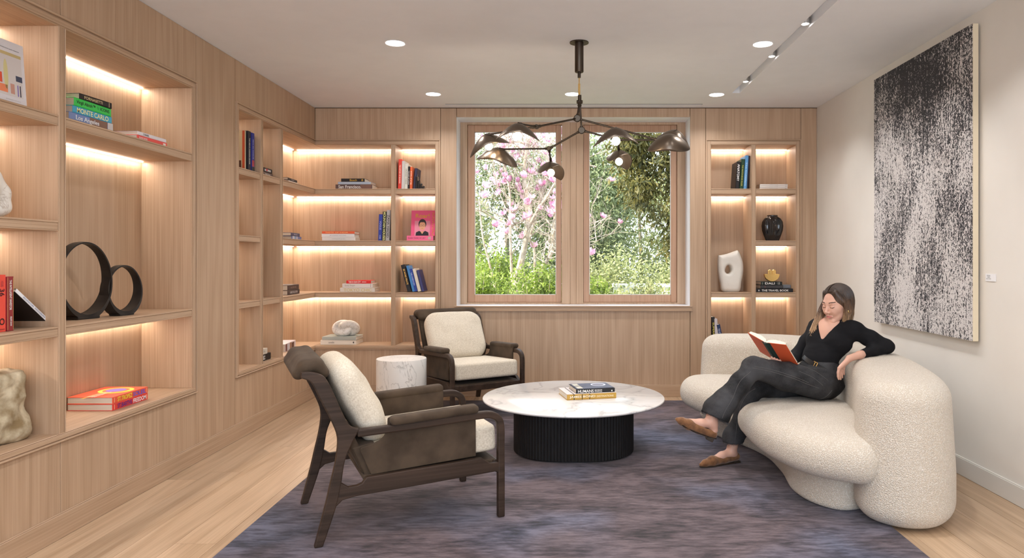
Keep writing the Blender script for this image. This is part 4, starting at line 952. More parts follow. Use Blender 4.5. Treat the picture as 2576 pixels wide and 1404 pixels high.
# -- large bookcase, bottom shelf
g = 'two large red travel books on the bottom shelf'
def trop(label, zz, cov, a, ac, b_, bc, ex=()):
    book(label, flatL(3.80, -2.417, zz), .325, .245, .0365, cov, '', group=g, extra=[('txt', a, .33, .5, .40, .66, ac), ('txt', b_, .745, .5, .37, .66, bc), ('bar', .05, .058, .15, .85, (240, 200, 160)), ('bar', .955, .963, .15, .85, (240, 200, 160))]+list(ex))
trop('red St. Barths book, lower of the two big red books', Z4, (214, 60, 50), 'ST.BARTHS', (60, 30, 130), 'FREEDOM', (245, 240, 240))
trop('coral St. Tropez book with a yellow sun ring on its cover', Z4+.0367, (226, 92, 62), 'ST.TROPEZ', (240, 225, 60), 'SOLEIL', (80, 90, 215), [('disc', .60, .42, .088, (250, 225, 90), .0006), ('disc', .60, .42, .066, (232, 120, 80), .0009), ('disc', .60, .42, .050, (150, 120, 215), .0012), ('toptxt', 'ASSOULINE', .18, .45, .14, .62, (250, 240, 225), -math.pi/2), ('toptxt', 'ST TROPEZ SOLEIL', .08, .5, .07, .8, (250, 200, 90), -math.pi/2)])
# -- large bookcase, left column
mt = Matrix.Translation((-2.372, 2.86, Z1)) @ RZ90 @ Matrix.Rotation(math.radians(-4), 4, 'X')
pb = thing('picture_book', 'large white photo book standing face out on the top left shelf', 'book', mtx=mt)
L, Hh = .275, .272
MB().box(0, L, .0, .004, 0, Hh).box(0, L, .022, .026, 0, Hh).box(0, .004, .004, .022, 0, Hh).obj('cover', col((214, 210, 214)), pb, bevel=.001)
MB().box(.004, L-.004, .004, .022, .003, Hh-.003).obj('page_block', M['pages'], pb)
def flat(x0, x1, z0, z1, c, d=.0006, nm='cover_print'): MB().box(L*x0, L*x1, -d, 0, Hh*z0, Hh*z1).obj(nm, col(c), pb)
flat(.05, .93, .12, .80, (205, 198, 196)); flat(.05, .93, .76, .81, (190, 170, 120), .0009)
MB().prism([(L*.60+.012*math.cos(a), Hh*.45+.065*math.sin(a)) for a in np.linspace(0, 2*math.pi, 24, False)], 0, .001, Matrix.Rotation(math.pi/2, 4, 'X')).obj('cover_print', col((205, 195, 140)), pb)
flat(.40, .52, .30, .46, (214, 78, 52), .001); flat(.42, .62, .16, .28, (226, 130, 90), .001); flat(.80, .93, .38, .47, (60, 66, 88), .001); flat(.68, .76, .16, .32, (190, 140, 125), .001); flat(.82, .84, .14, .32, (120, 100, 170), .001); flat(.87, .89, .14, .32, (40, 36, 60), .001)
text(pb, 'THE HOUSE BOOK   interiors and objects', Matrix.Translation((L*.5, -.0012, Hh*.87)) @ Matrix.Rotation(math.pi/2, 4, 'X'), L*.8, .006, col((110, 108, 112)), 'cover_lettering')
text(pb, 'photographs and rooms', Matrix.Translation((L*.72, -.0012, Hh*.06)) @ Matrix.Rotation(math.pi/2, 4, 'X'), L*.3, .004, col((150, 148, 150)), 'cover_lettering')
g = 'red books standing on the third shelf'
book('deep red book at the left picture edge, beside the orange-red one', stand(-2.415, 2.985, Z3, .245, 0, True), .245, .2, .035, (150, 24, 30), '', group=g)
book('orange-red book numbered 36 with a globe on its spine', stand(-2.412, 3.022, Z3, .246, 0, True), .246, .2, .044, (226, 78, 62), '', group=g, extra=[('txt', '36', .31, .5, .13, .6, (60, 20, 30)), ('txt', 'HOURS', .16, .5, .10, .34, (160, 50, 60)), ('txt', 'TASCHEN', .955, .5, .025, .6, (110, 40, 40)), ('txt', 'O', .82, .5, .12, .62, (40, 25, 28))])
book('dark red Intelligent Investor book with gold border', stand(-2.408, 3.069, Z3, .238, 0, True), .238, .17, .036, (138, 42, 46), 'THE INTELLIGENT INVESTOR', W_, .55, .34, .34, g, extra=[('bar', .02, .98, .90, .94, (200, 160, 90)), ('bar', .02, .98, .06, .10, (200, 160, 90)), ('txt', 'BENJAMIN GRAHAM', .82, .5, .17, .34, (235, 230, 225))])
book('white-spined photography book leaning at an angle on the red books', Matrix.Translation((-2.405, 3.321, Z3+.002)) @ RZ90 @ Matrix.Rotation(math.radians(-52), 4, 'Y') @ Matrix.Translation((0, 0, .272)) @ BST, .272, .2, .018, (30, 24, 24), '', extra=[('bar', .0, 1, .12, 1, (226, 228, 232)), ('txt', 'ARCHITECTURE   PHOTOGRAPHS', .5, .56, .62, .4, (110, 120, 150))])
o_ = None
# -- corner bookcase, left wall side
g = 'tall fashion books on the top shelf of the corner bookcase'
book('tall black fashion book with white spine lettering, corner case top shelf', stand(-2.382, 5.362, Z1, .305, 0, True), .305, .22, .048, (24, 26, 40), "THE MEN'S FASHION BOOK", W_, .66, .34, .5, g)
book('tall blue book beside the black fashion book', stand(-2.376, 5.412, Z1, .300, 0, True), .300, .22, .045, (42, 50, 140), 'MEN IN VOGUE', (190, 190, 225), .5, .3, .42, g, extra=[('bar', .70, .86, .1, .9, (170, 60, 70)), ('bar', .87, 1, 0, 1, (40, 44, 46))])
cv = thing('framed_photo_cover', 'cream dust jacket facing out beside the tall fashion books', 'book', (-2.53, 5.330, Z1))
MB().box(-.125, .135, 0, .024, 0, .300).obj('cover', col((206, 192, 158)), cv, bevel=.001); MB().box(.118, .136, -.0006, .0002, .0, .3).obj('cover_print', col((196, 84, 50)), cv); MB().box(-.12, .11, -.0008, .0001, .0, .075).obj('cover_print', col((92, 60, 48)), cv)
MB().tube([(.035, -.0015, .118), (.055, -.0015, .124), (.082, -.0015, .136)], [.004, .003, .001], 6).obj('cover_print', col(K_), cv)
g = 'two patterned books in the second column of the corner bookcase'
book('brown book at the bottom, second column of the corner bookcase', flatL(5.66, -2.40, Z1), .20, .18, .036, (110, 92, 84), 'STREET STYLE', W_, .5, .35, .5, g)
book('black and white photo book with red mark, second column of the corner bookcase', flatL(5.665, -2.40, Z1+.0362), .185, .18, .034, (44, 38, 40), '', group=g, extra=[('bar', .2, .85, .25, .7, (200, 196, 196)), ('bar', .36, .5, .3, .85, (196, 56, 60))])
g = 'two books on the top shelf left of the corner'
book('white book under a slim black one, left of the corner on the top shelf', flatL(6.215, -2.405, Z1, 3), .27, .19, .026, (214, 206, 202), 'photography', (190, 120, 110), .35, .4, .5, g)
book('slim black book lying on the white one, left of the corner on the top shelf', flatL(6.20, -2.405, Z1+.0262, 3), .25, .19, .022, (40, 34, 38), 'MINIMALISM', (170, 168, 180), .3, .4, .5, g)
g = 'two blue books on the second shelf left of the corner'
book('light blue patterned book, lower one left of the corner on the second shelf', flatL(6.345, -2.43, Z2, 4), .30, .2, .032, (104, 116, 168), '', group=g, extra=[('bar', .1, .3, 0, 1, (196, 200, 216)), ('bar', .45, .62, 0, 1, (186, 188, 206)), ('bar', .3, .42, 0, 1, (120, 160, 200))])
book('dark blue book, upper one left of the corner on the second shelf', flatL(6.335, -2.43, Z2+.0322, 4), .26, .2, .030, (66, 72, 104), 'TRAVEL TALES', (190, 195, 215), .4, .4, .5, g, rnd=.004)
g = 'two dark brown books on the third shelf left of the corner'
book('dark brown Homes for Our Time book, lower one', flatL(6.19, -2.405, Z3, 3), .33, .2, .040, (60, 46, 44), 'HOMES FOR OUR TIME', (205, 200, 200), .62, .5, .5, g)
book('dark brown book with rounded spine, upper one', flatL(6.19, -2.405, Z3+.0402, 3), .31, .2, .046, (70, 54, 50), 'ARCHITECTURE', (150, 130, 125), .5, .25, .5, g, rnd=.005)
book('thick paperback with white and brown photo cover, bottom shelf left of the corner', flatL(6.22, -2.44, Z4, 6), .35, .2, .068, (206, 196, 200), '', extra=[('bar', .06, .2, .05, .95, (110, 60, 55)), ('bar', .22, .42, .05, .95, (190, 190, 200)), ('bar', .45, .6, .05, .95, (150, 110, 80)), ('bar', .62, .85, .05, .85, (90, 56, 46))], rnd=.006, name='paperback_book')
g = 'two books low in the second column of the corner bookcase'
book('black book with white lettering, low in the second column of the corner bookcase', flatL(5.555, -2.395, Z4+.0), .255, .17, .052, (30, 27, 29), 'INEZ', W_, .30, .55, .42, g, rnd=.004)
book('cream book on the black one, low in the second column of the corner bookcase', flatL(5.545, -2.395, Z4+.0522), .20, .17, .046, (206, 198, 184), 'still life', (160, 155, 145), .35, .3, .6, g)
book('thin black book leaning upright at the bottom left of the corner bookcase', stand(-2.41, 5.185, Z4, .262, -5, True), .262, .18, .022, (26, 24, 30), 'DIOR', W_, .12, .5, .82)
book('white book with red lettering at the frame edge, third row of the corner bookcase', stand(-2.46, 5.135, Z3, .25, 0, True), .25, .15, .034, (226, 214, 208), 'SNEAKERS', (214, 90, 90), .7, .5, .5)
def steps(label, mtx):
    r = thing('stepped_bookend', label, 'bookend', mtx=mtx); h_ = [.125, .075, .045, .022]
    for k, hh in enumerate(h_):
        MB().box(.0+.021*k, .020+.021*k, 0, .07, 0, hh).obj('step', M['black_cer'], r, bevel=.004)
        MB().sphere((.010+.021*k, .035, hh+.004), .010, 10).obj('boss', M['black_cer'], r, True)
    return r
steps('small black stepped metal bookend beside the white book with red lettering', Matrix.Translation((-2.44, 5.172, Z3)) @ RZ90)
# -- corner bookcase, window wall side
g = 'stack of three books on the top shelf of the corner bookcase'
YS = 6.755
book('San Francisco picture book, bottom of the stack on the top shelf', flatB(XB(844, YS), YS, Z1), .350, .20, .045, (96, 74, 70), 'San Francisco.', W_, .62, .66, .39, g, extra=[('bar', .68, .98, 0, 1, (120, 88, 76))], rnd=.004)
book('pale blue-grey book in the middle of the stack on the top shelf', flatB(XB(850, YS), YS, Z1+.0452), .315, .19, .025, (172, 184, 200), '', group=g)
book('small black Bosch book with gold lettering on top of the stack', flatB(XB(858, YS), YS, Z1+.0704), .225, .17, .031, (34, 26, 26), 'Bosch', GOLD, .3, .6, .52, g, extra=[('txt', '8', .90, .5, .08, .6, GOLD)])
g = 'stack of three books on the second shelf of the corner bookcase'
book('white book, bottom of the stack on the second shelf', flatB(XB(810, YS), YS, Z2, 2), .315, .19, .034, (220, 216, 214), 'contemporary gardens', (160, 165, 165), .4, .3, .5, g)
book('white book with small marks, middle of the stack on the second shelf', flatB(XB(809, YS), YS, Z2+.0342, 2), .310, .19, .032, (224, 222, 222), 'MODERN HOUSES', (190, 186, 190), .5, .35, .5, g)
book('orange-red book on top of the stack on the second shelf', flatB(XB(810, YS), YS, Z2+.0664, 2), .308, .19, .024, (222, 96, 58), 'TASTE OF INDIA', (240, 190, 130), .7, .5, .45, g)
g = 'three upright books by the divider on the second shelf'
book('blue Vogue book standing left of the Mountain Houses book', stand(XB(951), 6.74, Z2, .252, 2), .252, .2, .036, (52, 66, 150), 'VOGUE', (170, 175, 225), .34, .5, .42, g, extra=[('txt', '100', .86, .5, .14, .4, (170, 175, 225))])
book('black book with yellow Mountain Houses lettering on its spine', stand(XB(961.5), 6.735, Z2, .278, 1.5), .278, .2, .033, (48, 48, 44), 'MOUNTAIN HOUSES', (226, 226, 150), .97, .72, .5, g)
book('grey Zaha Hadid book against the divider', stand(XB(970.5), 6.73, Z2, .293, 2.5), .293, .2, .037, (176, 172, 170), 'ZAHA HADID', K_, .74, .55, .53, g)
g = 'stack of three books on the third shelf of the corner bookcase'
book('cream Tokyo Chic book with gold lettering, bottom of its stack', flatB(XB(855, YS), YS, Z3), .333, .20, .042, (214, 206, 196), 'TOKYO CHIC', (200, 180, 120), .80, .66, .51, g)
book('off-white book in the middle of its stack on the third shelf', flatB(XB(861, YS), YS, Z3+.0422), .290, .20, .040, (216, 208, 202), 'Santo Sospir', (150, 145, 140), .34, .5, .25, g, extra=[('bar', .93, .94, .1, .9, (120, 110, 110))])
book('small red This Is Our City book on top of its stack', flatB(XB(871, YS), YS, Z3+.0824), .236, .16, .030, (214, 44, 44), 'THIS IS OUR CITY', W_, .50, .60, .34, g, extra=[('txt', 'GUIDE BOOK', .72, .5, .18, .3, W_)])
g = 'two pale books under the marble knot'
book('wide cream book with small grey lettering, lower one under the marble knot', flatB(XB(806, YS), YS, Z4, 0), .340, .25, .044, (224, 214, 200), 'avedo', (120, 110, 100), .16, .4, .31, g, extra=[('txt', '◆', .93, .5, .045, .5, (50, 46, 46))])
book('grey-green book directly under the marble knot', flatB(XB(810, YS), YS, Z4+.0442, -1), .325, .24, .032, (168, 172, 164), '', group=g)
# right-hand column of the corner bookcase
g = 'upright books beside the divider on the top shelf'
for px, w, hh, c, tt, tc, lab in ((1001, .032, .285, (222, 70, 58), 'THE HISTORY OF BURNING', (250, 220, 200), 'tall orange-red book against the divider, top shelf'), (1009.6, .028, .268, (206, 200, 196), '', W_, 'tall pale grey book next to the orange-red one'),
                               (1017.2, .030, .240, (216, 212, 200), 'ORDINARY THINGS', (120, 120, 110), 'shorter off-white book in the upright row'), (1025.3, .019, .215, (34, 30, 32), 'THE ART OF LIVING', W_, 'slim black book in the upright row'), (1030.7, .021, .212, (222, 104, 62), 'OLIVE', (250, 230, 210), 'slim orange book in the upright row')):
    book(lab, stand(XB(px), 6.74, Z1, hh, 1.2), hh, .19, w, c, tt, tc, .62, .45, .5, g)
book('dark blue-black book leaning behind the bookend on the top shelf', stand(XB(1036.5), 6.78, Z1, .205, 5), .205, .17, .026, (52, 54, 78), '', group=g)
steps('black stepped metal bookend holding the upright row on the top shelf', Matrix.Translation((XB(1044), 6.76, Z1)))
pk = thing('picture_book', 'pink book with a drawn portrait of a woman in glasses on its cover', 'book', mtx=Matrix.Translation((XB(1032, 6.86), 6.875, Z2)) @ Matrix.Rotation(math.radians(-9), 4, 'X')); L, Hh = .235, .303
MB().box(0, L, 0, .004, 0, Hh).box(0, L, .022, .026, 0, Hh).box(0, .004, .004, .022, 0, Hh).obj('cover', col((236, 96, 140)), pk, bevel=.001); MB().box(.004, L-.004, .004, .022, .003, Hh-.003).obj('page_block', M['pages'], pk)
def pf(x0, x1, z0, z1, c, d=.0006): MB().box(x0, x1, -d, 0, z0, z1).obj('cover_print', col(c), pk)
FX = Matrix.Rotation(math.pi/2, 4, 'X')
def pe(cx, cz, rx, rz_, c, d): MB().prism([(cx+rx*math.cos(a), cz+rz_*math.sin(a)) for a in np.linspace(0, 2*math.pi, 28, False)], 0, d, FX).obj('cover_print', col(c), pk)
pf(.035, .185, .040, .20, (232, 150, 170), .0006)
MB().prism([(.045, .040), (.175, .040), (.170, .085), (.140, .100), (.110, .085), (.080, .100), (.050, .085)], 0, .0010, FX).obj('cover_print', col((38, 34, 42)), pk)
MB().prism([(.092, .095), (.128, .095), (.110, .068)], 0, .0014, FX).obj('cover_print', col((226, 170, 130)), pk)
pe(.110, .168, .038, .050, (52, 46, 46), .0012); pe(.110, .150, .030, .044, (226, 172, 132), .0016); pf(.085, .135, .186, .196, (52, 46, 46), .0018)
for sx in (-.014, .014):
    m = MB(); q = [(.110+sx+.0115*math.cos(a), -.002, .152+.0085*math.sin(a)) for a in np.linspace(0, 2*math.pi, 16)]; m.tube(q, .0011, 5, caps=False); m.obj('cover_print', col(K_), pk)
pf(.102, .118, .122, .1245, (170, 70, 70), .0018)
for k in range(6):
    zz = .035+.043*k; MB().tube([(.205, -.001, zz), (.222, -.001, zz+.018), (.207, -.001, zz+.036)], .0028, 5).obj('cover_print', col((240, 180, 70)), pk)
text(pk, 'Roar!', Matrix.Translation((.110, -.0012, .250)) @ FX, .135, .042, col((224, 170, 50)), 'cover_lettering')
book('small pink 50,000 Years of Art book lying in front of the portrait book', flatB(XB(1023, 6.76), 6.76, Z2), .255, .085, .048, (236, 110, 150), '50,000 YEARS OF ART', (150, 30, 80), .66, .28, .38, extra=[('bar', .80, .90, .25, .8, (190, 170, 160))])
g = 'leaning row of books on the third shelf'
for k, (x, w, hh, c, tt, tc, lab, dep) in enumerate(((1034.5, .038, .262, (26, 25, 30), 'BE MORE PIRATE', (240, 190, 90), 'thick black book with orange lettering, first of the leaning row', .20), (1043.5, .024, .255, (70, 130, 190), '', W_, 'sky blue book second in the leaning row', .17),
                               (1050, .032, .222, (40, 66, 150), 'THE OVERSTORY', (180, 195, 235), 'royal blue book in the leaning row', .17), (1059, .030, .225, (218, 208, 192), '', W_, 'cream book in the leaning row', .18), (1067.5, .026, .212, (60, 62, 110), '', W_, 'navy book at the end of the leaning row', .16))):
    yb_ = 6.745+.004*k; mt = Matrix.Translation((XB(x, yb_)-w*.95, yb_, Z3+.003)) @ Matrix.Rotation(math.radians(-14), 4, 'Y') @ Matrix.Translation((0, 0, hh)) @ BST
    book(lab, mt, hh, dep, w, c, tt, tc, .58, .42, .45, g)
# -- right bookcase
g = 'leaning books on the top shelf of the right bookcase'
for k, (x, w, hh, c, tt, tc, lab) in enumerate(((1858, .036, .262, (30, 26, 28), 'ANATOMY', W_, 'black Anatomy book with bold white spine lettering'), (1868.5, .034, .288, (30, 62, 40), 'THE WATCH BOOK ROLEX', (200, 190, 90), 'dark green watch book with gold lettering'), (1878.2, .030, .322, (92, 150, 200), 'The Cobblers', (190, 215, 235), 'sky blue book, tallest of the leaning row'), (1886.2, .012, .318, (40, 34, 48), '', W_, 'thin dark book at the divider'))):
    mt = Matrix.Translation((XB(x, 6.75)-.030, 6.75, Z1+.001)) @ Matrix.Rotation(math.radians(3.5), 4, 'Y') @ Matrix.Translation((0, 0, hh)) @ BST
    book(lab, mt, hh, .20, w, c, tt, tc, .62 if k == 0 else .7, .62 if k == 0 else .4, .40 if k == 0 else .55, g)
g = 'three white magazines on the top shelf of the right bookcase'
for k, lab in enumerate(('lowest of three slim white journals lying flat', 'middle of three slim white journals lying flat', 'uppermost of three slim white journals lying flat')):
    book(lab, flatB(XB(1911, 6.74)+.001*k, 6.74, Z1+.0157*k), .266, .20, .0155, (222, 214, 208), 'KINFOLK VOLUME', (165, 160, 158), .30, .3, .5, g, extra=[('bar', .90, .97, .42, .58, (120, 116, 116))])
g = 'stack of three books under the gold sculpture'
book('black Travel Book with white lettering, bottom of its stack', flatB(XB(1901.5, 6.745), 6.745, Z3), .355, .20, .034, (24, 22, 26), 'THE TRAVEL BOOK', W_, .72, .55, .52, g, extra=[('txt', '⬧', .08, .5, .03, .6, W_)])
book('charcoal book in the middle of its stack under the gold sculpture', flatB(XB(1913, 6.76), 6.76, Z3+.0342), .218, .20, .034, (58, 56, 58), '|', (190, 90, 80), .01, .6, .2, g)
book('grey marbled paper book behind the charcoal one', flatB(XB(1940, 6.86), 6.86, Z3+.0342), .19, .12, .032, (128, 134, 142), '', group=g)
book('black Dali book on top, directly under the gold sculpture', flatB(XB(1914, 6.76), 6.76, Z3+.0684), .205, .20, .031, (26, 32, 30), 'DALI', W_, .44, .66, .42, g, extra=[('bar', .06, .075, .1, .9, (150, 160, 150)), ('bar', .80, .815, .1, .9, (200, 205, 200)), ('bar', .86, .875, .1, .9, (200, 205, 200))])
g = 'leaning books low in the right bookcase'
for x, w, hh, c, tt, tc, lab in ((1791, .032, .262, (34, 30, 32), 'SUPERFLY', (220, 205, 90), 'black book with yellow lettering behind the sofa end'), (1800, .034, .245, (208, 200, 204), '', W_, 'white book beside the black one behind the sofa end'), (1811, .038, .19, (34, 54, 96), 'THE ART OF LOGIC', (190, 200, 230), 'short navy book behind the sofa end')):
    mt = Matrix.Translation((XB(x, 6.75)+(.004 if x < 1795 else 0), 6.75, Z4+.003)) @ Matrix.Rotation(math.radians(-2 if x < 1795 else (-4 if x < 1805 else -11)), 4, 'Y') @ Matrix.Translation((0, 0, hh)) @ BST
    book(lab, mt, hh, .19, w, c, tt, tc, .6, .5, .5, g)
# -- coffee table books
book('gold James Bond Destinations book with black contour lines on its spine', Matrix.Translation((.030, 4.695, TH+.0003)) @ Matrix.Rotation(math.radians(13.5), 4, 'Z'), .343, .245, .037, (186, 146, 62), '', extra=[('txt', 'JAMES BOND', .31, .5, .52, .50, (240, 232, 214)), ('txt', 'DESTINATIONS', .77, .5, .34, .32, (240, 225, 190)), ('bar', .135, .150, 0, 1, K_), ('bar', .30, .312, 0, 1, K_), ('bar', .45, .462, 0, 1, K_), ('top', 0, 1, .01, 1, (214, 206, 204)), ('top', .12, .135, .0, .98, K_)])
book('black Humans book lying on the gold book on the coffee table', Matrix.Translation((.090, 4.722, TH+.0384)) @ Matrix.Rotation(math.radians(13.5), 4, 'Z'), .272, .205, .0295, (30, 30, 33), '', extra=[('txt', 'HUMANS', .25, .5, .40, .66, W_), ('txt', 'BRANDON', .57, .66, .19, .27, W_), ('txt', 'STANTON', .57, .32, .19, .27, W_), ('txt', '■', .92, .4, .03, .28, W_), ('top', .03, .97, .03, .97, (78, 84, 104)), ('top', .06, .2, .06, .9, (200, 196, 180)), ('toptxt', 'HUMANS', .13, .48, .10, .7, (90, 96, 110), -math.pi/2), ('disc', .70, .62, .052, (205, 210, 224), .0012), ('disc', .69, .60, .040, (120, 120, 136), .0016)])
# ------------------------------------------------------------------ sculptures and vases
def ringvase(lab, Y, X, ry, rz_, band, base):
    r = thing('oval_ring_sculpture', lab, 'sculpture', (X, Y, Z3), group='pair of black oval rings')
    m = MB(); n = 72; vs_ = []; cz = rz_-.004
    for i in range(n):
        a = 2*math.pi*i/n; c, s_ = math.cos(a), math.sin(a); th = .0075+.020*max(0, -s_)**2.2; bw = band*(.62+.38*max(0, -s_*.6+.4))/1
        p = Vector((0, ry*c, cz+rz_*s_)); nrm = Vector((0, c/ry, s_/rz_)).normalized(); inn = p-nrm*th
        for (o_, w__) in ((p, .5), (p+nrm*.002, 0), (p, -.5), (inn, -.5), (inn-nrm*.002, 0), (inn, .5)): vs_.append((w__*bw, o_.y, max(o_.z, 0)))
    m.add(vs_, [(i*6+k, i*6+(k+1) % 6, ((i+1) % n)*6+(k+1) % 6, ((i+1) % n)*6+k) for i in range(n) for k in range(6)])
    m.obj('ring', M['dark_wood'], r, smooth=True)
    MB().prism([(-band*.5, -base), (band*.5, -base), (band*.5, base), (-band*.5, base)], 0, .016).obj('foot', M['dark_wood'], r, bevel=.004)
    r.rotation_euler = (0, 0, math.radians(-12)); return r
ringvase('larger black oval ring standing on the third shelf', 3.722, -2.525, .158, .204, .085, .068)
ringvase('smaller black oval ring in front of the larger one', 3.965, -2.470, .118, .142, .075, .050)
def at(nm, lab, cat, loc, sd, mat, **kw):
    o = sd.obj(nm, mat, **kw); o.location = loc; return tag(o, lab, cat)
# abstract knots: two interlocked fat loops
def knot(lo, hi, R, r, h, sc_=1):
    s = SDF(lo, hi, h); n = 40
    for c, ax in (((-R*.42, 0, 0), 0), ((R*.42, 0, 0), 1)):
        pts = []
        for i in range(n+1):
            a = 2*math.pi*i/n
            if ax == 0: p = (c[0]+R*math.cos(a), .30*R*math.sin(a*1)*1, R*.62*math.sin(a))
            else: p = (c[0]+R*math.cos(a), -.30*R*math.sin(a), R*.62*math.sin(a))
            pts.append((p, r))
        s.chain(pts, .004)
    return s
at('knot_sculpture', 'white marble knot sculpture resting on two pale books', 'sculpture', (-2.095, 6.85, Z4+.0765+.074), knot((-.2, -.12, -.12), (.2, .12, .12), .070, .034, .0045), M['marble_knot'], smooth=2)
s = SDF((-.2, -.2, -.02), (.2, .2, .26), .006)
s.chain([((-.02, -.11, .05), .045), ((0, -.06, .15), .05), ((.02, .02, .17), .045), ((.02, .075, .11), .042), ((.02, .085, .05), .038), ((.02, .06, .036), .036)], .012).chain([((.03, -.06, .04), .04), ((.03, .0, .12), .042), ((-.02, .06, .12), .042), ((-.04, .07, .05), .04)], .012).chain([((.0, -.03, .19), .034), ((-.02, -.1, .15), .036)], .012)
at('knot_sculpture', 'pale stone knot sculpture at the left edge of the second shelf', 'sculpture', (-2.47, 3.00, Z2), s, M['marble_knot'], smooth=2)
s = SDF((-.2, -.26, -.02), (.2, .26, .36), .007)
s.rbox((0, -.02, .16), (.10, .17, .155), .05, .03); s.ell((.02, .10, .05), (.09, .10, .08), .04); s.ell((0, .05, .27), (.09, .14, .045), .03)
for c, r_ in (((.12, -.02, .17), .05), ((.13, .07, .25), .035), ((.13, -.10, .26), .05), ((.12, .12, .14), .04), ((.13, .02, .07), .04), ((.05, .17, .19), .04), ((.12, -.14, .12), .05), ((0, -.06, .33), .05)): s.ell(c, (r_, r_, r_*1.2), .025, op='cut')
def rough(V):
    d = np.array([noise.fractal(Vector((v[0]*14, v[1]*14, v[2]*14)), 1.0, 2.0, 4) for v in V]); c = V.mean(0); n = V-c; n /= np.linalg.norm(n, axis=1)[:, None]; W2 = V+n*(d*.010)[:, None]; W2[:, 2] = np.maximum(W2[:, 2], 0); return W2
at('stone_sculpture', 'rough weathered cream stone block on the bottom left shelf', 'sculpture', (-2.525, 3.085, Z4), s, noisy('weathered_stone', (.22, .15, .07), (.66, .58, .42), 11, .85, .6, .006, 40, 6), fn=rough)
# white holed vessel
s = SDF((-.16, -.09, -.01), (.16, .09, .43), .0045)
out = catmull([(-.070, 0, 0), (-.098, .08, 0), (-.118, .18, 0), (-.122, .28, 0), (-.115, .350, 0), (-.108, .352, 0), (-.03, .368, 0), (.055, .398, 0), (.068, .400, 0), (.092, .36, 0), (.118, .28, 0), (.122, .20, 0), (.105, .10, 0), (.078, 0, 0)], 4)
P2 = SDF((-.16, -.01, -.09), (.16, .43, .09), .0045); P2.planform([(p.x, p.y) for p in out], -.058, .058, .045, .005)
P2.cone((-.028, .205, -.1), .030, (-.028, .205, .1), .030, .035, 'cut'); P2.cone((-.024, .240, -.1), .016, (-.024, .240, .1), .016, .03, 'cut')
o = P2.obj('holed_vessel', M['white_cer'], smooth=3); o.matrix_world = Matrix.Translation(((1837-VX)/F*6.86, 6.86, Z3)) @ Matrix.Rotation(math.pi/2, 4, 'X'); tag(o, 'white plaster vessel with an oval hole and slanted top', 'sculpture')
# black ribbed vase
pr = [(.050, 0), (.060, .004), (.078, .05), (.094, .10), (.099, .145), (.094, .185), (.076, .215), (.054, .232), (.050, .240), (.052, .248), (.047, .248), (.044, .236), (.060, .20), (.04, .05), (0, .04)]
m = MB(); n = 144; vs_ = []
for q, (r_, z_) in enumerate(pr):
    for k in range(n):
        f_ = 1+(.028*math.sin(k*math.pi*2/n*36) if 1 <= q <= 7 else 0); a = 2*math.pi*k/n; vs_.append((r_*f_*math.cos(a), r_*f_*math.sin(a), z_))
m.add(vs_, [(i*n+k, i*n+(k+1) % n, (i+1)*n+(k+1) % n, (i+1)*n+k) for i in range(len(pr)-1) for k in range(n)]); m.add(vs_[:n], [tuple(range(n))[::-1]])
o = m.obj('ribbed_vase', M['black_cer'], smooth=True); o.location = ((1943-VX)/F*6.86, 6.86, Z2); tag(o, 'glossy black vertically ribbed vase', 'vase')
# gold sculpture
gs = thing('gold_sculpture', 'gold sculpture of a half bowl with two arches, on three black books', 'sculpture', ((1941-VX)/F*6.82, 6.82, Z3+.0996))
half = [(.072*math.cos(a), .072+.072*math.sin(a)) for a in np.linspace(math.pi, 2*math.pi, 30)]
MB().prism(half, -.022, .022, Matrix.Rotation(math.pi/2, 4, 'X')).obj('half_bowl', M['brass'], gs, bevel=.003)
for x, y in ((-.020, .012), (.026, -.012)):
    ar = [(x-.020, .05)]+[(x+.020*math.cos(a), .095+.020*math.sin(a)) for a in np.linspace(math.pi, 0, 14)]+[(x+.020, .05)]
    MB().prism(ar, y-.006, y+.006, Matrix.Rotation(math.pi/2, 4, 'X')).obj('arch', M['brass'], gs, bevel=.003)
# cream folded form in the second row of the corner bookcase
fo = MB().add([(-.09, 0, .0), (.075, 0, .128), (-.03, .03, .125), (-.03, -.03, .125), (-.10, 0, .13), (-.02, 0, .078)], [(5, 1, 2), (5, 3, 1), (5, 2, 4), (5, 4, 3), (2, 1, 3), (4, 2, 3)]).box(-.10, -.05, -.025, .025, 0, .09)
o = fo.obj('angular_sculpture', M['white_cer']); o.matrix_world = Matrix.Translation((-2.44, 5.20, Z2)) @ RZ90; tag(o, 'small cream angular sculpture half hidden by the frame of the corner bookcase', 'sculpture')

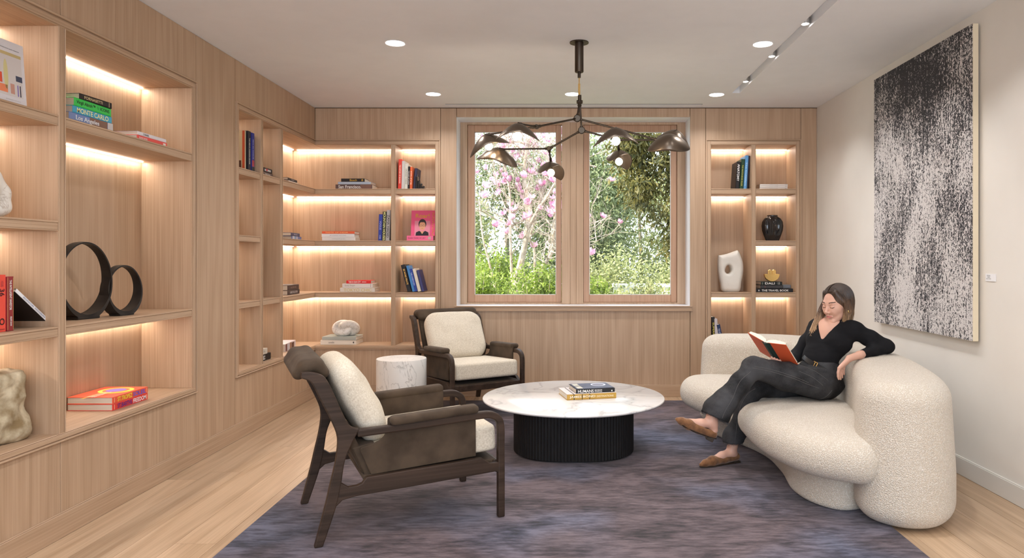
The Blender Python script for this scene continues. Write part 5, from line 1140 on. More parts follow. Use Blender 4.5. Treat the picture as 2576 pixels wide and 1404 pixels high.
# ------------------------------------------------------------------ artwork and label on the right wall
def artmat():
    m, t, b = new_mat('black_and_white_print'); tc = nd(t, 'ShaderNodeTexCoord')
    def nz(sc3, s, d=4, dis=0):
        mp = nd(t, 'ShaderNodeMapping'); mp.inputs['Scale'].default_value = sc3; lk(t, tc.outputs['Object'], mp.inputs[0])
        n = nd(t, 'ShaderNodeTexNoise'); n.inputs['Scale'].default_value = s; n.inputs['Detail'].default_value = d; n.inputs['Distortion'].default_value = dis; lk(t, mp.outputs[0], n.inputs['Vector']); return n.outputs[0]
    def mad(a, k, c=None):
        n = nd(t, 'ShaderNodeMath', operation='MULTIPLY_ADD'); lk(t, a, n.inputs[0]); n.inputs[1].default_value = k
        if c is None: n.inputs[2].default_value = 0
        else: lk(t, c, n.inputs[2])
        return n.outputs[0]
    big = nz((1, 1.3, .8), 2.4, 4); vert = nz((1, 60, 5), 1.0, 5, .4); leaf = nz((1, 1.15, .8), 82, 4, 1.2)
    sep = nd(t, 'ShaderNodeSeparateXYZ'); lk(t, tc.outputs['Object'], sep.inputs[0])
    v = mad(big, .66, mad(vert, .50, mad(leaf, 1.38)))
    grad = nd(t, 'ShaderNodeMapRange'); grad.inputs['From Min'].default_value = .2; grad.inputs['From Max'].default_value = .92; grad.inputs['To Min'].default_value = 0; grad.inputs['To Max'].default_value = -.17; lk(t, sep.outputs['Z'], grad.inputs['Value'])
    ad = nd(t, 'ShaderNodeMath', operation='ADD'); lk(t, v, ad.inputs[0]); lk(t, grad.outputs[0], ad.inputs[1])
    r = ramp(t, [(.0, (.022, .021, .026)), (1.0, (.60, .57, .56))]); 
    mr = nd(t, 'ShaderNodeMapRange'); mr.inputs['From Min'].default_value = 1.22; mr.inputs['From Max'].default_value = 1.28; lk(t, ad.outputs[0], mr.inputs['Value'])
    # thin pale twigs in the lower part
    tw_ = nz((1, 1.6, 1.0), 4.2, 3, 1.0); s = nd(t, 'ShaderNodeMath', operation='SUBTRACT'); s.inputs[1].default_value = .5; lk(t, tw_, s.inputs[0]); a = nd(t, 'ShaderNodeMath', operation='ABSOLUTE'); lk(t, s.outputs[0], a.inputs[0])
    lt = nd(t, 'ShaderNodeMath', operation='LESS_THAN'); lt.inputs[1].default_value = .0045; lk(t, a.outputs[0], lt.inputs[0])
    zl = nd(t, 'ShaderNodeMath', operation='LESS_THAN'); zl.inputs[1].default_value = .05; lk(t, sep.outputs['Z'], zl.inputs[0])
    mu = nd(t, 'ShaderNodeMath', operation='MULTIPLY'); lk(t, lt.outputs[0], mu.inputs[0]); lk(t, zl.outputs[0], mu.inputs[1])
    mxx = nd(t, 'ShaderNodeMath', operation='MAXIMUM'); lk(t, mu.outputs[0], mxx.inputs[0]); lk(t, mr.outputs[0], mxx.inputs[1])
    lk(t, mxx.outputs[0], r.inputs[0]); lk(t, r.outputs[0], b.inputs['Base Color']); b.inputs['Roughness'].default_value = .75; return m
pa = thing('abstract_painting', 'tall black and white canvas hung on the right wall', 'painting', (2.38, 4.724, 1.745))
MB().box(-.014, .020, -.645, .645, -.918, .918).obj('canvas_stretcher', col((222, 208, 180), .8), pa, bevel=.004)
MB().box(-.0160, -.0145, -.643, .643, -.916, .916).obj('printed_face', artmat(), pa)
lb = thing('wall_label', 'small white information label on the right wall beside the painting', 'label', (2.4115, 3.982, 1.198))
MB().box(-.004, 0, -.046, .046, -.021, .021).obj('card', col((226, 226, 228)), lb)
RT = Matrix.Translation((-.0048, 0, 0)) @ Matrix(((0, 0, -1, 0), (-1, 0, 0, 0), (0, 1, 0, 0), (0, 0, 0, 1)))
text(lb, 'Artist name\nUntitled\nAcrylic on canvas', RT @ Matrix.Translation((-.015, .002, 0)), .045, .026, col((120, 122, 126)), 'label_lettering')
# ------------------------------------------------------------------ the woman reading
def skinmat():
    m, t, b = new_mat('skin'); b.inputs['Base Color'].default_value = (.62, .36, .27, 1); b.inputs['Roughness'].default_value = .5
    b.inputs['Subsurface Weight'].default_value = .12; b.inputs['Subsurface Radius'].default_value = (.01, .004, .002); b.inputs['Subsurface Scale'].default_value = .5; return m
M['skin'] = skinmat(); M['lips'] = simple('lips', (.50, .17, .15), .45); M['brow'] = simple('brow', (.09, .05, .035), .7)
M['knit'] = noisy('black_knit', (.0065, .0065, .008), (.013, .013, .015), 5, .9, .3, .001, 260)
M['suede_shoe'] = noisy('tan_suede', (.13, .052, .016), (.24, .105, .038), 30, .85, .2, .001, 300, sheen=.3)
M['sole'] = simple('shoe_sole', (.03, .018, .010), .6)
def denim():
    m, t, b = new_mat('washed_black_denim'); v = coords(t, (1, 1, 1), rnd=False)
    n = nd(t, 'ShaderNodeTexNoise'); n.inputs['Scale'].default_value = 7; n.inputs['Detail'].default_value = 4; lk(t, v, n.inputs['Vector'])
    n2 = nd(t, 'ShaderNodeTexNoise'); n2.inputs['Scale'].default_value = 320; lk(t, v, n2.inputs['Vector'])
    a = nd(t, 'ShaderNodeMath', operation='MULTIPLY_ADD'); a.inputs[1].default_value = .35; lk(t, n2.outputs[0], a.inputs[0]); lk(t, n.outputs[0], a.inputs[2])
    r = ramp(t, [(.5, (.011, .011, .012)), (.85, (.056, .056, .060))]); lk(t, a.outputs[0], r.inputs[0]); lk(t, r.outputs[0], b.inputs['Base Color']); b.inputs['Roughness'].default_value = .85
    bp = nd(t, 'ShaderNodeBump'); bp.inputs['Strength'].default_value = .3; bp.inputs['Distance'].default_value = .001; lk(t, n2.outputs[0], bp.inputs['Height']); lk(t, bp.outputs[0], b.inputs['Normal']); return m
M['denim'] = denim(); M['denim'].node_tree.nodes['Principled BSDF'].inputs['Specular IOR Level'].default_value = .2; M['stitch'] = simple('seam_thread', (.085, .08, .08), .8); M['belt'] = simple('black_leather_belt', (.014, .014, .015), .4)
M['knit'].node_tree.nodes['Principled BSDF'].inputs['Specular IOR Level'].default_value = .2
def hairmat():
    m, t, b = new_mat('brown_to_blonde_hair'); tc = nd(t, 'ShaderNodeTexCoord'); sep = nd(t, 'ShaderNodeSeparateXYZ'); lk(t, tc.outputs['Object'], sep.inputs[0])
    mr = nd(t, 'ShaderNodeMapRange'); mr.inputs['From Min'].default_value = 1.08; mr.inputs['From Max'].default_value = .86; lk(t, sep.outputs['Z'], mr.inputs['Value'])
    v = coords(t, (170, 170, 9), rnd=False); n = nd(t, 'ShaderNodeTexNoise'); n.inputs['Scale'].default_value = 1; n.inputs['Detail'].default_value = 3; lk(t, v, n.inputs['Vector'])
    a = nd(t, 'ShaderNodeMath', operation='MULTIPLY_ADD'); a.inputs[1].default_value = .9; lk(t, n.outputs[0], a.inputs[0]); s = nd(t, 'ShaderNodeMath', operation='SUBTRACT'); s.inputs[1].default_value = .45; lk(t, mr.outputs[0], s.inputs[0]); lk(t, s.outputs[0], a.inputs[2])
    r = ramp(t, [(.0, (.030, .016, .010)), (.45, (.11, .058, .032)), (1.0, (.52, .33, .18))]); lk(t, a.outputs[0], r.inputs[0]); lk(t, r.outputs[0], b.inputs['Base Color']); b.inputs['Roughness'].default_value = .42
    bp = nd(t, 'ShaderNodeBump'); bp.inputs['Strength'].default_value = .5; bp.inputs['Distance'].default_value = .002; lk(t, n.outputs[0], bp.inputs['Height']); lk(t, bp.outputs[0], b.inputs['Normal']); return m
M['hair'] = hairmat()
pr = thing('person', 'woman in a black sweater and faded black jeans reading on the cream sofa', 'person', (1.6, 4.44, 0))
PI_ = Matrix.Translation((-1.6, -4.44, 0))
V3 = Vector
lat = V3((.69, -.73, 0)).normalized(); fwd = V3((-.73, -.69, 0)).normalized()
ROT = Matrix((( lat.x, -fwd.x, 0), (lat.y, -fwd.y, 0), (0, 0, 1)))      # local x = her left, local y = backwards
TORSO = ROT.to_4x4()
S_L, E_L, W_L = V3((1.800, 4.395, .862)), V3((2.035, 4.44, .755)), V3((1.800, 4.285, .722))
S_R, E_R, W_R = V3((1.655, 4.585, .860)), V3((1.530, 4.625, .672)), V3((1.400, 4.44, .628))
HIP, WST, CHS, NKB = V3((1.605, 4.44, .535)), V3((1.622, 4.46, .668)), V3((1.698, 4.495, .800)), V3((1.722, 4.49, .895))
HC = V3((1.732, 4.47, 1.022))
hf = V3((-.86, -.46, -.20)).normalized(); hup = (V3((-.04, -.02, 1))-hf*V3((-.04, -.02, 1)).dot(hf)).normalized(); hl = hup.cross(hf) ; hl = hf.cross(hup)
# local head frame: x = her left, y = forward, z = up
hl = hf.cross(hup).normalized()*1.0
HM = Matrix(((hl.x, hf.x, hup.x, HC.x), (hl.y, hf.y, hup.y, HC.y), (hl.z, hf.z, hup.z, HC.z), (0, 0, 0, 1)))
def combine(parts, name, mats, parent):
    VV = []; QQ = []; MI = []; n = 0
    for V, Q, mi in parts: VV.append(V); QQ.append(Q+n); MI.append(mi); n += len(V)
    V = np.concatenate(VV); Q = np.concatenate(QQ); mi = np.concatenate(MI)
    me = bpy.data.meshes.new(name); me.vertices.add(len(V)); me.vertices.foreach_set('co', V.astype(np.float32).ravel()); me.loops.add(len(Q)*4); me.loops.foreach_set('vertex_index', Q.astype(np.int32).ravel())
    me.polygons.add(len(Q)); me.polygons.foreach_set('loop_start', np.arange(len(Q), dtype=np.int32)*4); me.polygons.foreach_set('loop_total', np.full(len(Q), 4, np.int32)); me.update(calc_edges=True)
    me.polygons.foreach_set('use_smooth', np.ones(len(Q), bool))
    for m_ in mats: me.materials.append(m_)
    me.polygons.foreach_set('material_index', mi.astype(np.int32))
    o = bpy.data.objects.new(name, me); COL.objects.link(o); o.parent = parent; return o
# --- body (skin): trunk, neck, arms, hands, lower legs and feet as one surface
b = SDF((.62, 3.98, .0), (2.12, 4.78, 1.02), .0042)
b.ell(HIP, (.13, .10, .11), .05, TORSO); b.ell(WST, (.100, .075, .12), .05, TORSO); b.ell(CHS+V3((0, 0, .01)), (.125, .094, .125), .05, TORSO)
b.cone(S_L-lat*.03, .036, S_R+lat*.03, .036, .05); b.cone(CHS+V3((.01, 0, .06)), .055, NKB, .040, .04).cone(NKB, .040, HM @ V3((0, -.018, -.065)), .043, .03)
b.cone(NKB+fwd*.045-V3((0, 0, .012)), .012, S_L-lat*.05+fwd*.02, .012, .03).cone(NKB+fwd*.045-V3((0, 0, .012)), .012, S_R+lat*.05+fwd*.02, .012, .03)
b.chain([(S_L, .040), (E_L, .033), (W_L, .0235)], .03); b.chain([(S_R, .040), (E_R, .033), (W_R, .0235)], .03)
# left hand, hanging from the wrist over the sofa back, back of the hand to the viewer
K = V3((1.672, 4.236, .662)); pl = V3((.72, .55, .25)).normalized()
b.cone(W_L, .0225, (W_L*.45+K*.55)+V3((-.004, 0, .016)), .021, .015)
base = (W_L*.45+K*.55)+V3((-.004, 0, .014))
for i, (o_, ln) in enumerate(((-.029, .066), (-.0100, .074), (.0095, .070), (.027, .056))):
    k0 = K+pl*o_+V3((0, 0, -.002*abs(i-1.3))); b.cone(base+pl*o_*.55, .0125, k0, .0105, .010)
    d1 = V3((-.26, -.10, -.95)).normalized(); d2 = V3((.02, -.03, -1)).normalized(); d3 = V3((.24, .05, -.96)).normalized()
    p1 = k0+d1*ln*.42; p2 = p1+d2*ln*.34; p3 = p2+d3*ln*.26
    b.chain([(k0, .0098), (p1, .0086), (p2, .0078), (p3, .0062)], .0035)
th0 = base-pl*.024+V3((.0, .010, -.012)); th1 = th0+V3((-.028, .018, -.030)); th2 = th1+V3((-.002, .006, -.026)); b.chain([(th0, .0135), (th1, .0098), (th2, .0075)], .008)
# right hand under the book, fingers wrapped on the outside of its spine
PR = V3((1.375, 4.405, .628)); b.cone(W_R, .0225, PR, .021, .012)
for i in range(4):
    k0 = px2(1951+6.5*i, 915+2*i, 4.335); p1 = px2(1944.5+7*i, 908+2.4*i, 4.300); p2 = px2(1941+7*i, 899+2.6*i, 4.292)
    b.cone(PR+V3((-.012+.010*i, -.008, 0)), .013, k0, .0100, .008); b.chain([(k0, .0095), (p1, .0088), (p2, .0072)], .003)
b.chain([(PR+V3((.012, .006, .008)), .0120), (PR+V3((.006, .012, .040)), .0095), (PR+V3((-.012, .010, .062)), .0075)], .006)
# legs inside the jeans, ankles and feet
KL, KR = V3((1.150, 4.250, .655)), V3((1.190, 4.425, .500)); HL_, HR_ = V3((1.560, 4.345, .525)), V3((1.560, 4.525, .515))
AL, AR = V3((.874, 4.152, .375)), V3((1.074, 4.480, .110))
b.chain([(HL_, .070), (KL, .048), (AL, .0300)], .03); b.chain([(HR_, .070), (KR, .048), (AR, .0300)], .03)
b.chain([(AL, .0295), ((.878, 4.152, .340), .0300), ((.806, 4.135, .343), .0245), ((.735, 4.118, .353), .0215)], .015); b.chain([((.878, 4.152, .345), .028), ((.887, 4.152, .300), .0255)], .014)
b.chain([(AR, .0295), ((1.068, 4.476, .078), .0300), ((1.000, 4.445, .066), .0250), ((.935, 4.415, .046), .0220)], .015); b.chain([((1.072, 4.478, .08), .027), ((1.098, 4.490, .052), .0245)], .014)
b.ell((.872, 4.126, .352), (.010, .008, .011), .010)
bv, bq = b.mesh(); b.f = None
# --- head in its own frame, then joined
h = SDF((-.10, -.13, -.14), (.10, .14, .13), .0020)
h.ell((0, -.014, .022), (.073, .093, .087), .02); h.ell((0, .034, -.030), (.058, .050, .078), .03)
h.cone((-.050, -.002, -.055), .020, (-.012, .064, -.098), .015, .02).cone((.050, -.002, -.055), .020, (.012, .064, -.098), .015, .02).cone((-.010, .068, -.098), .015, (.010, .068, -.098), .015, .012)
h.cone((-.040, .056, -.020), .020, (-.030, .066, -.034), .018, .02).cone((.040, .056, -.020), .020, (.030, .066, -.034), .018, .02)
h.cone((-.034, .072, .019), .010, (.034, .072, .019), .010, .016)
for s_ in (-1, 1):
    h.ell((s_*.031, .096, -.001), (.018, .018, .0105), .010, op='cut')
    h.ell((s_*.031, .0735, -.0025), (.0150, .0125, .0115), .003)
    h.cone((s_*.020, .0838, -.0085), .0016, (s_*.042, .0785, -.0075), .0014, .0015)
    h.ell((s_*.075, -.010, -.012), (.009, .018, .030), .006)
h.cone((0, .080, .008), .0072, (0, .1015, -.030), .0082, .012); h.ell((0, .1030, -.0325), (.0090, .0088, .0080), .006)
for s_ in (-1, 1): h.ell((s_*.0115, .0925, -.0365), (.0072, .0085, .0064), .006)
h.cone((0, .088, -.042), .004, (0, .088, -.054), .0035, .008)
h.cone((-.0225, .0790, -.0620), .0030, (-.006, .0905, -.0588), .0052, .004).cone((.0225, .0790, -.0620), .0030, (.006, .0905, -.0588), .0052, .004)
h.cone((-.020, .0790, -.0660), .0035, (0, .0885, -.0695), .0062, .004).cone((.020, .0790, -.0660), .0035, (0, .0885, -.0695), .0062, .004)
h.cone((-.022, .0855, -.0633), .0011, (0, .0985, -.0632), .0011, .002, 'cut').cone((.022, .0855, -.0633), .0011, (0, .0985, -.0632), .0011, .002, 'cut')
h.cone((0, -.020, -.05), .043, (0, -.035, -.125), .044, .03)
hv, hq = h.mesh(); h.f = None
c = hv[hq].mean(1); ax_ = np.abs(c[:, 0])
mi = np.zeros(len(hq), int)
mi[(ax_ < .0225) & (c[:, 1] > .074) & (np.abs(c[:, 2]+.0640) < .0070*(1-(ax_/.0250)**2)+.0004)] = 1
bz = .0225+.004*np.sin(np.clip((ax_-.016)/.030, 0, 1)*2.4); mi[(ax_ > .014) & (ax_ < .049) & (c[:, 1] > .045) & (np.abs(c[:, 2]-bz) < .0030)] = 2
lz = -.0085+.004*((ax_-.031)/.014)**2; mi[(np.abs(ax_-.031) < .0155) & (c[:, 1] > .070) & (np.abs(c[:, 2]-lz) < .0016)] = 2
R3 = np.array(HM.to_3x3()); hv = hv @ R3.T+np.array(HC)
o = combine([(bv, bq, np.zeros(len(bq), int)), (hv, hq, mi)], 'body', [M['skin'], M['lips'], M['brow']], pr); o.matrix_basis = PI_
m_ = o.modifiers.new('relax', 'SMOOTH'); m_.factor = .4; m_.iterations = 1
# --- sweater
s = SDF((1.36, 4.20, .56), (2.14, 4.76, .99), .0045)
s.ell(WST-V3((0, 0, .01)), (.114, .088, .13), .05, TORSO); s.ell(CHS, (.146, .102, .130), .06, TORSO)
for q in (-1, 1): s.ell(CHS+lat*q*.062+fwd*.062-V3((0, 0, .005)), (.056, .052, .058), .03, TORSO)
s.cone(S_L-lat*.02, .050, S_R+lat*.02, .050, .05)
s.ell(S_L+V3((.012, .004, .006)), (.058, .052, .046), .03); s.ell(S_R+V3((-.006, 0, .006)), (.054, .050, .046), .03)
s.chain([(S_L, .052), (S_L.lerp(E_L, .5), .050), (E_L, .041), (E_L.lerp(W_L, .55), .036), (W_L+V3((.030, .020, .003)), .0285)], .025)
s.chain([(S_R, .050), (S_R.lerp(E_R, .5), .045), (E_R, .040), (E_R.lerp(W_R, .6), .034), (W_R+V3((.022, .03, .006)), .0285)], .025)
vb = CHS+fwd*.104+V3((0, 0, .016))
for q in (-1, 1): s.cone(vb, .014, NKB+lat*q*.052+fwd*.050+V3((0, 0, .035)), .022, .002, 'cut')
for k in range(7): s.cone(vb+fwd*.01, .016, NKB+lat*(-.05+.1*k/6)+fwd*.065+V3((0, 0, .035)), .024, .002, 'cut')
s.cone(NKB-V3((0, 0, .018)), .050, NKB+V3((0, 0, .08)), .062, .008, 'cut')
s.cone(W_L, .02, W_L-V3((.05, .03, 0)), .05, .002, 'cut') if False else None
def folds(amp, sc3, seed=0):
    def f_(V):
        d = np.array([noise.fractal(Vector((v[0]*sc3[0]+seed, v[1]*sc3[1], v[2]*sc3[2])), 1.0, 2.0, 2) for v in V]); c_ = V-V.mean(0); n_ = c_/np.linalg.norm(c_, axis=1)[:, None]; return V+n_*(d*amp)[:, None]
    return f_
o = s.obj('sweater', M['knit'], pr, smooth=2, fn=folds(.0035, (9, 9, 26))); o.matrix_basis = PI_
# --- jeans
s = SDF((.80, 4.02, .06), (1.82, 4.68, .78), .0052)
s.ell(HIP, (.158, .125, .118), .05, TORSO); s.ell(HIP+V3((.015, .01, .075)), (.132, .102, .085), .04, TORSO)
s.chain([(HL_+V3((.02, 0, .005)), .092), (HL_.lerp(KL, .5), .083), (KL, .064)], .03)
s.chain([(HR_+V3((.02, 0, .0)), .088), (HR_.lerp(KR, .5), .080), (KR, .064)], .03)
s.chain([(KL, .062), (KL.lerp(AL, .35), .059), (KL.lerp(AL, .7), .070), (V3((.915, 4.162, .420)), .079), (V3((.872, 4.150, .330)), .090)], .025, ((.3, .95, .1), .86))
s.chain([(KR, .062), (KR.lerp(AR, .35), .058), (KR.lerp(AR, .7), .059), (V3((1.080, 4.472, .185)), .061), (V3((1.076, 4.475, .060)), .066)], .025, ((.3, .95, .1), .9))
dl = (AL-KL).normalized(); dr_ = (AR-KR).normalized()
dl = V3((-.42, -.16, -.89)).normalized()
s.rbox(V3((.905, 4.16, .385))+dl*.085, (.16, .16, .068), .004, .004, dl.to_track_quat('Z', 'Y').to_matrix().to_4x4(), 'cut')
s.rbox(V3((1.078, 4.475, .150))+V3((0, 0, -.068)), (.13, .13, .062), .004, .004, None, 'cut')
s.cone((.905, 4.16, .41), .060, (.86, 4.145, .30), .084, .004, 'cut', ((.3, .95, .1), .86)); s.cone((1.080, 4.472, .19), .048, (1.074, 4.475, .08), .060, .004, 'cut', ((.3, .95, .1), .9))
o = s.obj('jeans', M['denim'], pr, smooth=2, fn=folds(.008, (15, 15, 20), 5)); o.matrix_basis = PI_
def outside(pts, off=.004): return pts
# seams laid on the cloth surface
from mathutils.bvhtree import BVHTree
jm_ = o.data; bvh = BVHTree.FromPolygons([v.co.copy() for v in jm_.vertices], [tuple(p.vertices) for p in jm_.polygons])
def seam_on(pts_, r_=.0013):
    q_ = catmull([V3((x, y, 0)) for x, y in pts_], 6, False); out_ = []
    for p_ in q_:
        d_ = (px2(p_.x, p_.y, 4.0)-V3((0, 0, CZ))).normalized(); h_ = bvh.ray_cast(V3((0, 0, CZ)), d_)
        if h_[0] is not None and (not out_ or (h_[0]-out_[-1]).length < .05): out_.append(h_[0]+h_[1]*.0004)
    if len(out_) > 2: seam.tube(out_, r_, 5)
seam = MB()
for pl_ in ([(1893, 926), (1939, 935), (1995, 952), (2032, 967), (2060, 977)], [(1889, 935), (1861, 961), (1843, 1002), (1824, 1035), (1817, 1052)], [(1900, 978), (1882, 990), (1866, 1015), (1858, 1045), (1852, 1085), (1848, 1128)],
            [(2058, 1006), (2078, 998), (2093, 982)], [(2010, 934), (2045, 950), (2070, 970)], [(1900, 922), (1945, 931), (1998, 948), (2034, 963)], [(2022, 922), (2052, 935), (2084, 958)]): seam_on(pl_)
o = seam.obj('seam', M['stitch'], pr); o.matrix_basis = PI_
hem = MB(); rng_ = random.Random(4)
for cpt, ax_d, rr_ in ((V3((.905, 4.16, .385))+dl*.016, dl, (.081, .070)), (V3((1.078, 4.475, .144)), V3((0, 0, -1)), (.061, .056))):
    u_ = ax_d.cross(V3((0, 1, 0))).normalized(); v_ = ax_d.cross(u_)
    for k in range(130):
        a = 2*math.pi*k/130; p_ = cpt+u_*math.cos(a)*rr_[0]+v_*math.sin(a)*rr_[1]; hem.tube([p_-ax_d*.004, p_+ax_d*(.004+rng_.random()*.007)+V3((rng_.uniform(-.002, .002), 0, 0))], .0007, 3)
o = hem.obj('frayed_hem', M['stitch'], pr); o.matrix_basis = PI_; o['kind'] = 'stuff'
# --- belt
bc = V3((1.632, 4.446, .640)); bl = V3((.66, -.70, -.40)).normalized(); bf = V3((-.70, -.68, .10)); bf = (bf-bl*bf.dot(bl)).normalized(); bu = bl.cross(bf)*-1
if bu.z < 0: bu = -bu
def band(r_a, r_b, hh, a0, a1, n, th):
    m = MB(); vs_ = []
    for k in range(n+1):
        a = a0+(a1-a0)*k/n; p_ = bc+bl*math.sin(a)*r_a+bf*math.cos(a)*r_b; nn_ = (bl*math.sin(a)/r_a+bf*math.cos(a)/r_b).normalized()
        vs_ += [p_-bu*hh, p_-bu*hh+nn_*th, p_+bu*hh+nn_*th, p_+bu*hh]
    m.add(vs_, [(4*k+j, 4*k+(j+1) % 4, 4*k+4+(j+1) % 4, 4*k+4+j) for k in range(n) for j in range(4)]); return m
o = band(.124, .101, .0145, -math.pi, math.pi, 64, .005).obj('belt', M['belt'], pr, smooth=True); o.matrix_basis = PI_
o = band(.130, .107, .0125, .20, .80, 14, .004).obj('belt_tip', M['belt'], pr, smooth=True); o.matrix_basis = PI_
bm = MB()
for a in (-.02, .10):
    p_ = bc+bl*math.sin(a)*.130+bf*math.cos(a)*.107; bm.tube([p_-bu*.018, p_+bu*.018], .0028, 8)
for sg in (-1, 1):
    bm.tube([bc+bl*math.sin(a)*.131+bf*math.cos(a)*.108+bu*.018*sg for a in (-.10, -.02, .05, .10)], .0026, 8)
o = bm.obj('belt_buckle', M['brass'], pr, smooth=True); o.matrix_basis = PI_
# --- shoes
def shoe(ch_, cutc, cutr, rot, sole_pts, heel, flat_z=None):
    lo = np.min([np.array(p)-r-.02 for p, r in ch_], 0); hi = np.max([np.array(p)+r+.04 for p, r in ch_], 0)
    s = SDF(lo, hi, .003); s.chain(ch_, .012)
    s.ell(cutc, cutr, .004, rot, 'cut'); 
    if flat_z: s.rbox(((lo[0]+hi[0])/2, (lo[1]+hi[1])/2, flat_z-.05), (.3, .3, .05), .002, .002, None, 'cut')
    o = s.obj('shoe', M['suede_shoe'], pr, smooth=2); o.matrix_basis = PI_
    m = MB().tube(sole_pts[0], sole_pts[1], 14, flat=.22) ; q = m.obj('sole', M['sole'], o, smooth=True)
    q2 = heel.obj('heel', M['sole'], o, bevel=.003)
aL = math.atan2(.105, .205); RL = (V3((-.21, -.05, .105)).normalized()).to_track_quat('X', 'Z').to_matrix().to_4x4()
shoe([(V3((.880, 4.152, .275)), .0290), (V3((.800, 4.133, .310)), .0295), (V3((.735, 4.117, .340)), .0310), (V3((.690, 4.107, .362)), .022), (V3((.664, 4.101, .374)), .011)], V3((.822, 4.137, .345)), (.080, .026, .030), RL,
     ([V3((.895, 4.155, .252)), V3((.84, 4.142, .270)), V3((.76, 4.123, .303)), V3((.70, 4.109, .335)), V3((.668, 4.102, .360))], [.024, .027, .030, .024, .010]),
     MB().box(-.026, .016, -.024, .024, -.026, .0, Matrix.Translation((.873, 4.150, .262)) @ Matrix.Rotation(math.radians(26), 4, 'Y')))
RR_ = (V3((-.23, -.11, 0)).normalized()).to_track_quat('X', 'Z').to_matrix().to_4x4()
shoe([(V3((1.098, 4.489, .052)), .0290), (V3((1.015, 4.452, .046)), .0285), (V3((.935, 4.414, .043)), .0310), (V3((.885, 4.391, .036)), .021), (V3((.856, 4.378, .030)), .011)], V3((1.030, 4.459, .088)), (.088, .027, .034), RR_,
     ([V3((1.12, 4.499, .0165)), V3((1.03, 4.458, .0165)), V3((.93, 4.412, .0165)), V3((.88, 4.389, .0165)), V3((.85, 4.375, .018))], [.022, .026, .029, .022, .010]),
     MB().box(-.024, .024, -.023, .023, 0, .014, Matrix.Translation((1.096, 4.488, RZ)) @ Matrix.Rotation(math.atan2(.11, .23), 4, 'Z')))
# --- hair
s = SDF((1.58, 4.32, .84), (1.90, 4.66, 1.17), .0034)
def H_(x, y, z): return HM @ V3((x, y, z))
s.ell(H_(0, -.020, .026), (.083, .098, .093), .01, HM.to_3x3().to_4x4())
for q in (-1, 1):
    s.cone(H_(q*.066, -.012, .010), .024, H_(q*.064, -.030, -.05), .024, .02)
    s.cone(H_(q*.040, .040, .078), .018, H_(q*.070, .018, .020), .014, .015)
s.cone(H_(0, -.080, .0), .036, H_(0, -.080, -.07), .040, .03)
s.ell(H_(0, .108, .000), (.062, .075, .104), .008, HM.to_3x3().to_4x4(), 'cut')
s.chain([(H_(-.0, -.085, -.04), .042), (V3((1.800, 4.505, .945)), .036), (V3((1.805, 4.500, .905)), .026)], .03)
s.chain([(H_(-.064, -.026, -.04), .020), (V3((1.778, 4.435, .945)), .020), (V3((1.785, 4.425, .905)), .014)], .02)
s.chain([(H_(.064, -.020, -.03), .016), (V3((1.662, 4.545, .945)), .017), (V3((1.630, 4.535, .890)), .018), (V3((1.608, 4.515, .848)), .009)], .02)
o = s.obj('hair', M['hair'], pr, smooth=2); o.matrix_basis = PI_
hm_ = MB(); rg_ = random.Random(9)
for q in (-1, 1):
    for k in range(340):
        y0_ = .062-.150*(k+rg_.random())/340; ph1 = rg_.uniform(1.45, 1.75); jit = rg_.uniform(-.002, .005); pth = []
        sweep = .010+max(0, y0_)*rg_.uniform(.45, .75)
        for t_ in np.linspace(.03, 1, 10):
            ph = ph1*t_; yy = y0_-sweep*t_**1.3; er = math.sqrt(max(.05, 1-((yy+.020)/.106)**2))
            pth.append(H_(q*(.082+jit)*max(er, .55)*math.sin(ph), yy, .026+(.094+jit)*er*math.cos(ph)))
        e_ = pth[-1]; f0 = (y0_+.09)/.15; out_ = (e_-HC); out_.z = 0; out_.normalize()
        if q < 0: tg = V3((1.742+.085*(1-f0)+.018*rg_.random(), 4.405+.10*(1-f0)+.018*rg_.random(), rg_.uniform(.878, .905)))
        elif f0 > .35: tg = V3((1.562+.055*rg_.random()+.02*(1-f0), 4.462+.050*rg_.random(), rg_.uniform(.815, .860)))
        else: tg = V3((1.72+.08*rg_.random(), 4.565+.03*rg_.random(), .90))
        mid = e_.lerp(tg, .45)+out_*.016+V3((0, 0, -.012)); w1 = rg_.uniform(-.004, .004)
        for t_ in np.linspace(.12, 1, 9):
            pth.append(e_*(1-t_)**2+mid*2*t_*(1-t_)+tg*t_*t_+V3((math.sin(t_*7+k)*.002+w1*t_, w1*t_, 0)))
        n_ = len(pth); hm_.tube(pth, [.0026*(1-.6*(i/(n_-1))**2) for i in range(n_)], 5)
o = hm_.obj('hair_strands', M['hair'], pr, smooth=True); o.matrix_basis = PI_; o['kind'] = 'stuff'
o = MB().tube([H_(-.082-.002*math.cos(a), -.004+.007*math.cos(a), -.047+.008*math.sin(a)) for a in np.linspace(0, 6.283, 14)], .0022, 6).obj('earring', M['brass'], pr, smooth=True); o.matrix_basis = PI_
rk = K+pl*.0095+V3((-.006, -.003, -.020)); dd_ = V3((-.26, -.10, -.95)).normalized(); u_ = dd_.cross(V3((0, 1, 0))).normalized(); v_ = dd_.cross(u_)
o = MB().tube([rk+u_*math.cos(a)*.0098+v_*math.sin(a)*.0098 for a in np.linspace(0, 6.283, 16)], .0014, 6, caps=False).obj('finger_ring', M['chrome'], pr, smooth=True); o.matrix_basis = PI_

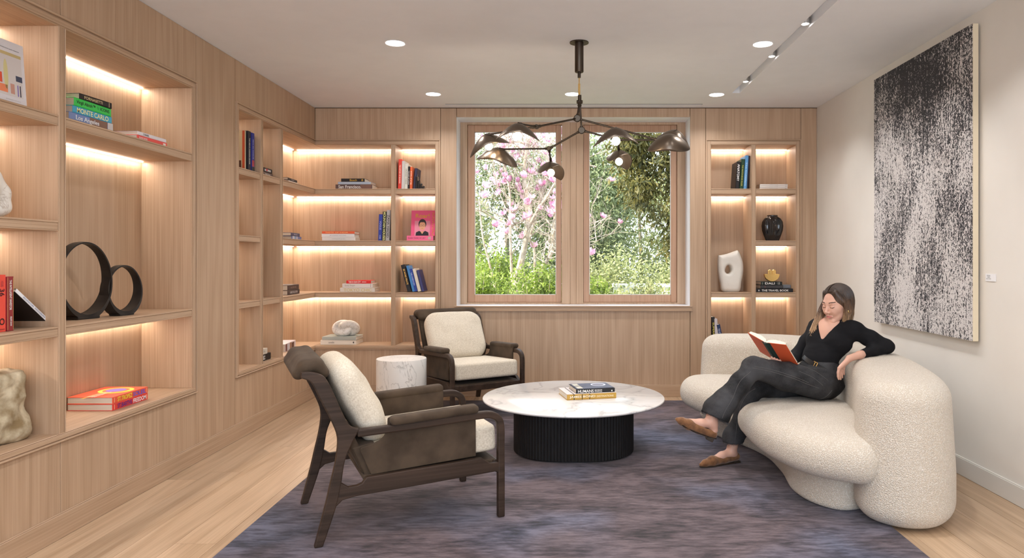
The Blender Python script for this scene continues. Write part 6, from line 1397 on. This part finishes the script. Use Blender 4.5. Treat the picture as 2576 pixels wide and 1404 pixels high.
# --- the open book she holds
T_, B_ = px2(1924.5, 862, 4.26), px2(1955.5, 911, 4.385)
sv = (T_-B_).normalized(); HB = (T_-B_).length
rv = V3((.60, -.60, 0)); rv = (rv-sv*rv.dot(sv)).normalized(); lv = V3((-.075, .1175, .049)); lv = (lv-sv*lv.dot(sv)).normalized()
ob = thing('open_book', 'open book with orange-red covers and dark green spine, held by the woman', 'book', B_)
inn = sv.cross(rv).normalized()
if inn.dot(V3((1, 1, .5))) < 0: inn = -inn
def frame(e1, e2):
    m = Matrix.Identity(4)
    for i, a in enumerate((e1, e2, sv)):
        for k in range(3): m[k][i] = a[k]
    return m
def perp(e):
    n = inn-e*inn.dot(e); return n.normalized()
sw = .017
for d_, s_, L_ in ((rv, 1, .118), (lv, -1, .132)):
    e2 = perp(d_); o = MB().box(sw*.9, sw*.9+L_, 0, .003, 0, HB, frame(d_, e2)).obj('cover', M.setdefault('orange', simple('orange_cloth', (.66, .105, .035), .6)), ob, bevel=.001)
    pts = [(sw*.4, .003), (sw+L_-.006, .0034), (sw+L_-.010, .018), (sw+L_*.6, .026), (sw+L_*.3, .030), (sw*.9, .024), (.0, .010)]
    MB().prism(pts, .004, HB-.004, frame(d_, e2)).obj('page_block', simple('cream_pages_%d' % (s_+1), (.80, .76, .64), .85), ob, bevel=.001)
sp = [(rv*sw*math.cos(a) if math.cos(a) > 0 else lv*sw*-math.cos(a))-inn*.007*math.sin(a) for a in np.linspace(0, math.pi, 9)]
vs_ = []
for p_ in sp: vs_ += [p_, p_+sv*HB, p_+inn*.003, p_+inn*.003+sv*HB]
n_ = len(sp); MB().add(vs_, [(4*i, 4*i+4, 4*i+5, 4*i+1) for i in range(n_-1)]+[(4*i+2, 4*i+3, 4*i+7, 4*i+6) for i in range(n_-1)]+[(4*i, 4*i+2, 4*i+6, 4*i+4) for i in range(n_-1)]+[(4*i+1, 4*i+5, 4*i+7, 4*i+3) for i in range(n_-1)]).obj('spine', simple('dark_green_cloth', (.012, .035, .028), .7), ob)
for d_, sgn in ((rv, 1), (lv, -1)):
    e2 = perp(d_); MB().box(sw*.85, sw*.9+.016, -.0005, .0, 0, HB, frame(d_, e2)).obj('spine_cloth', simple('dark_green_cloth_b', (.012, .035, .028), .7), ob)
finish_texts()
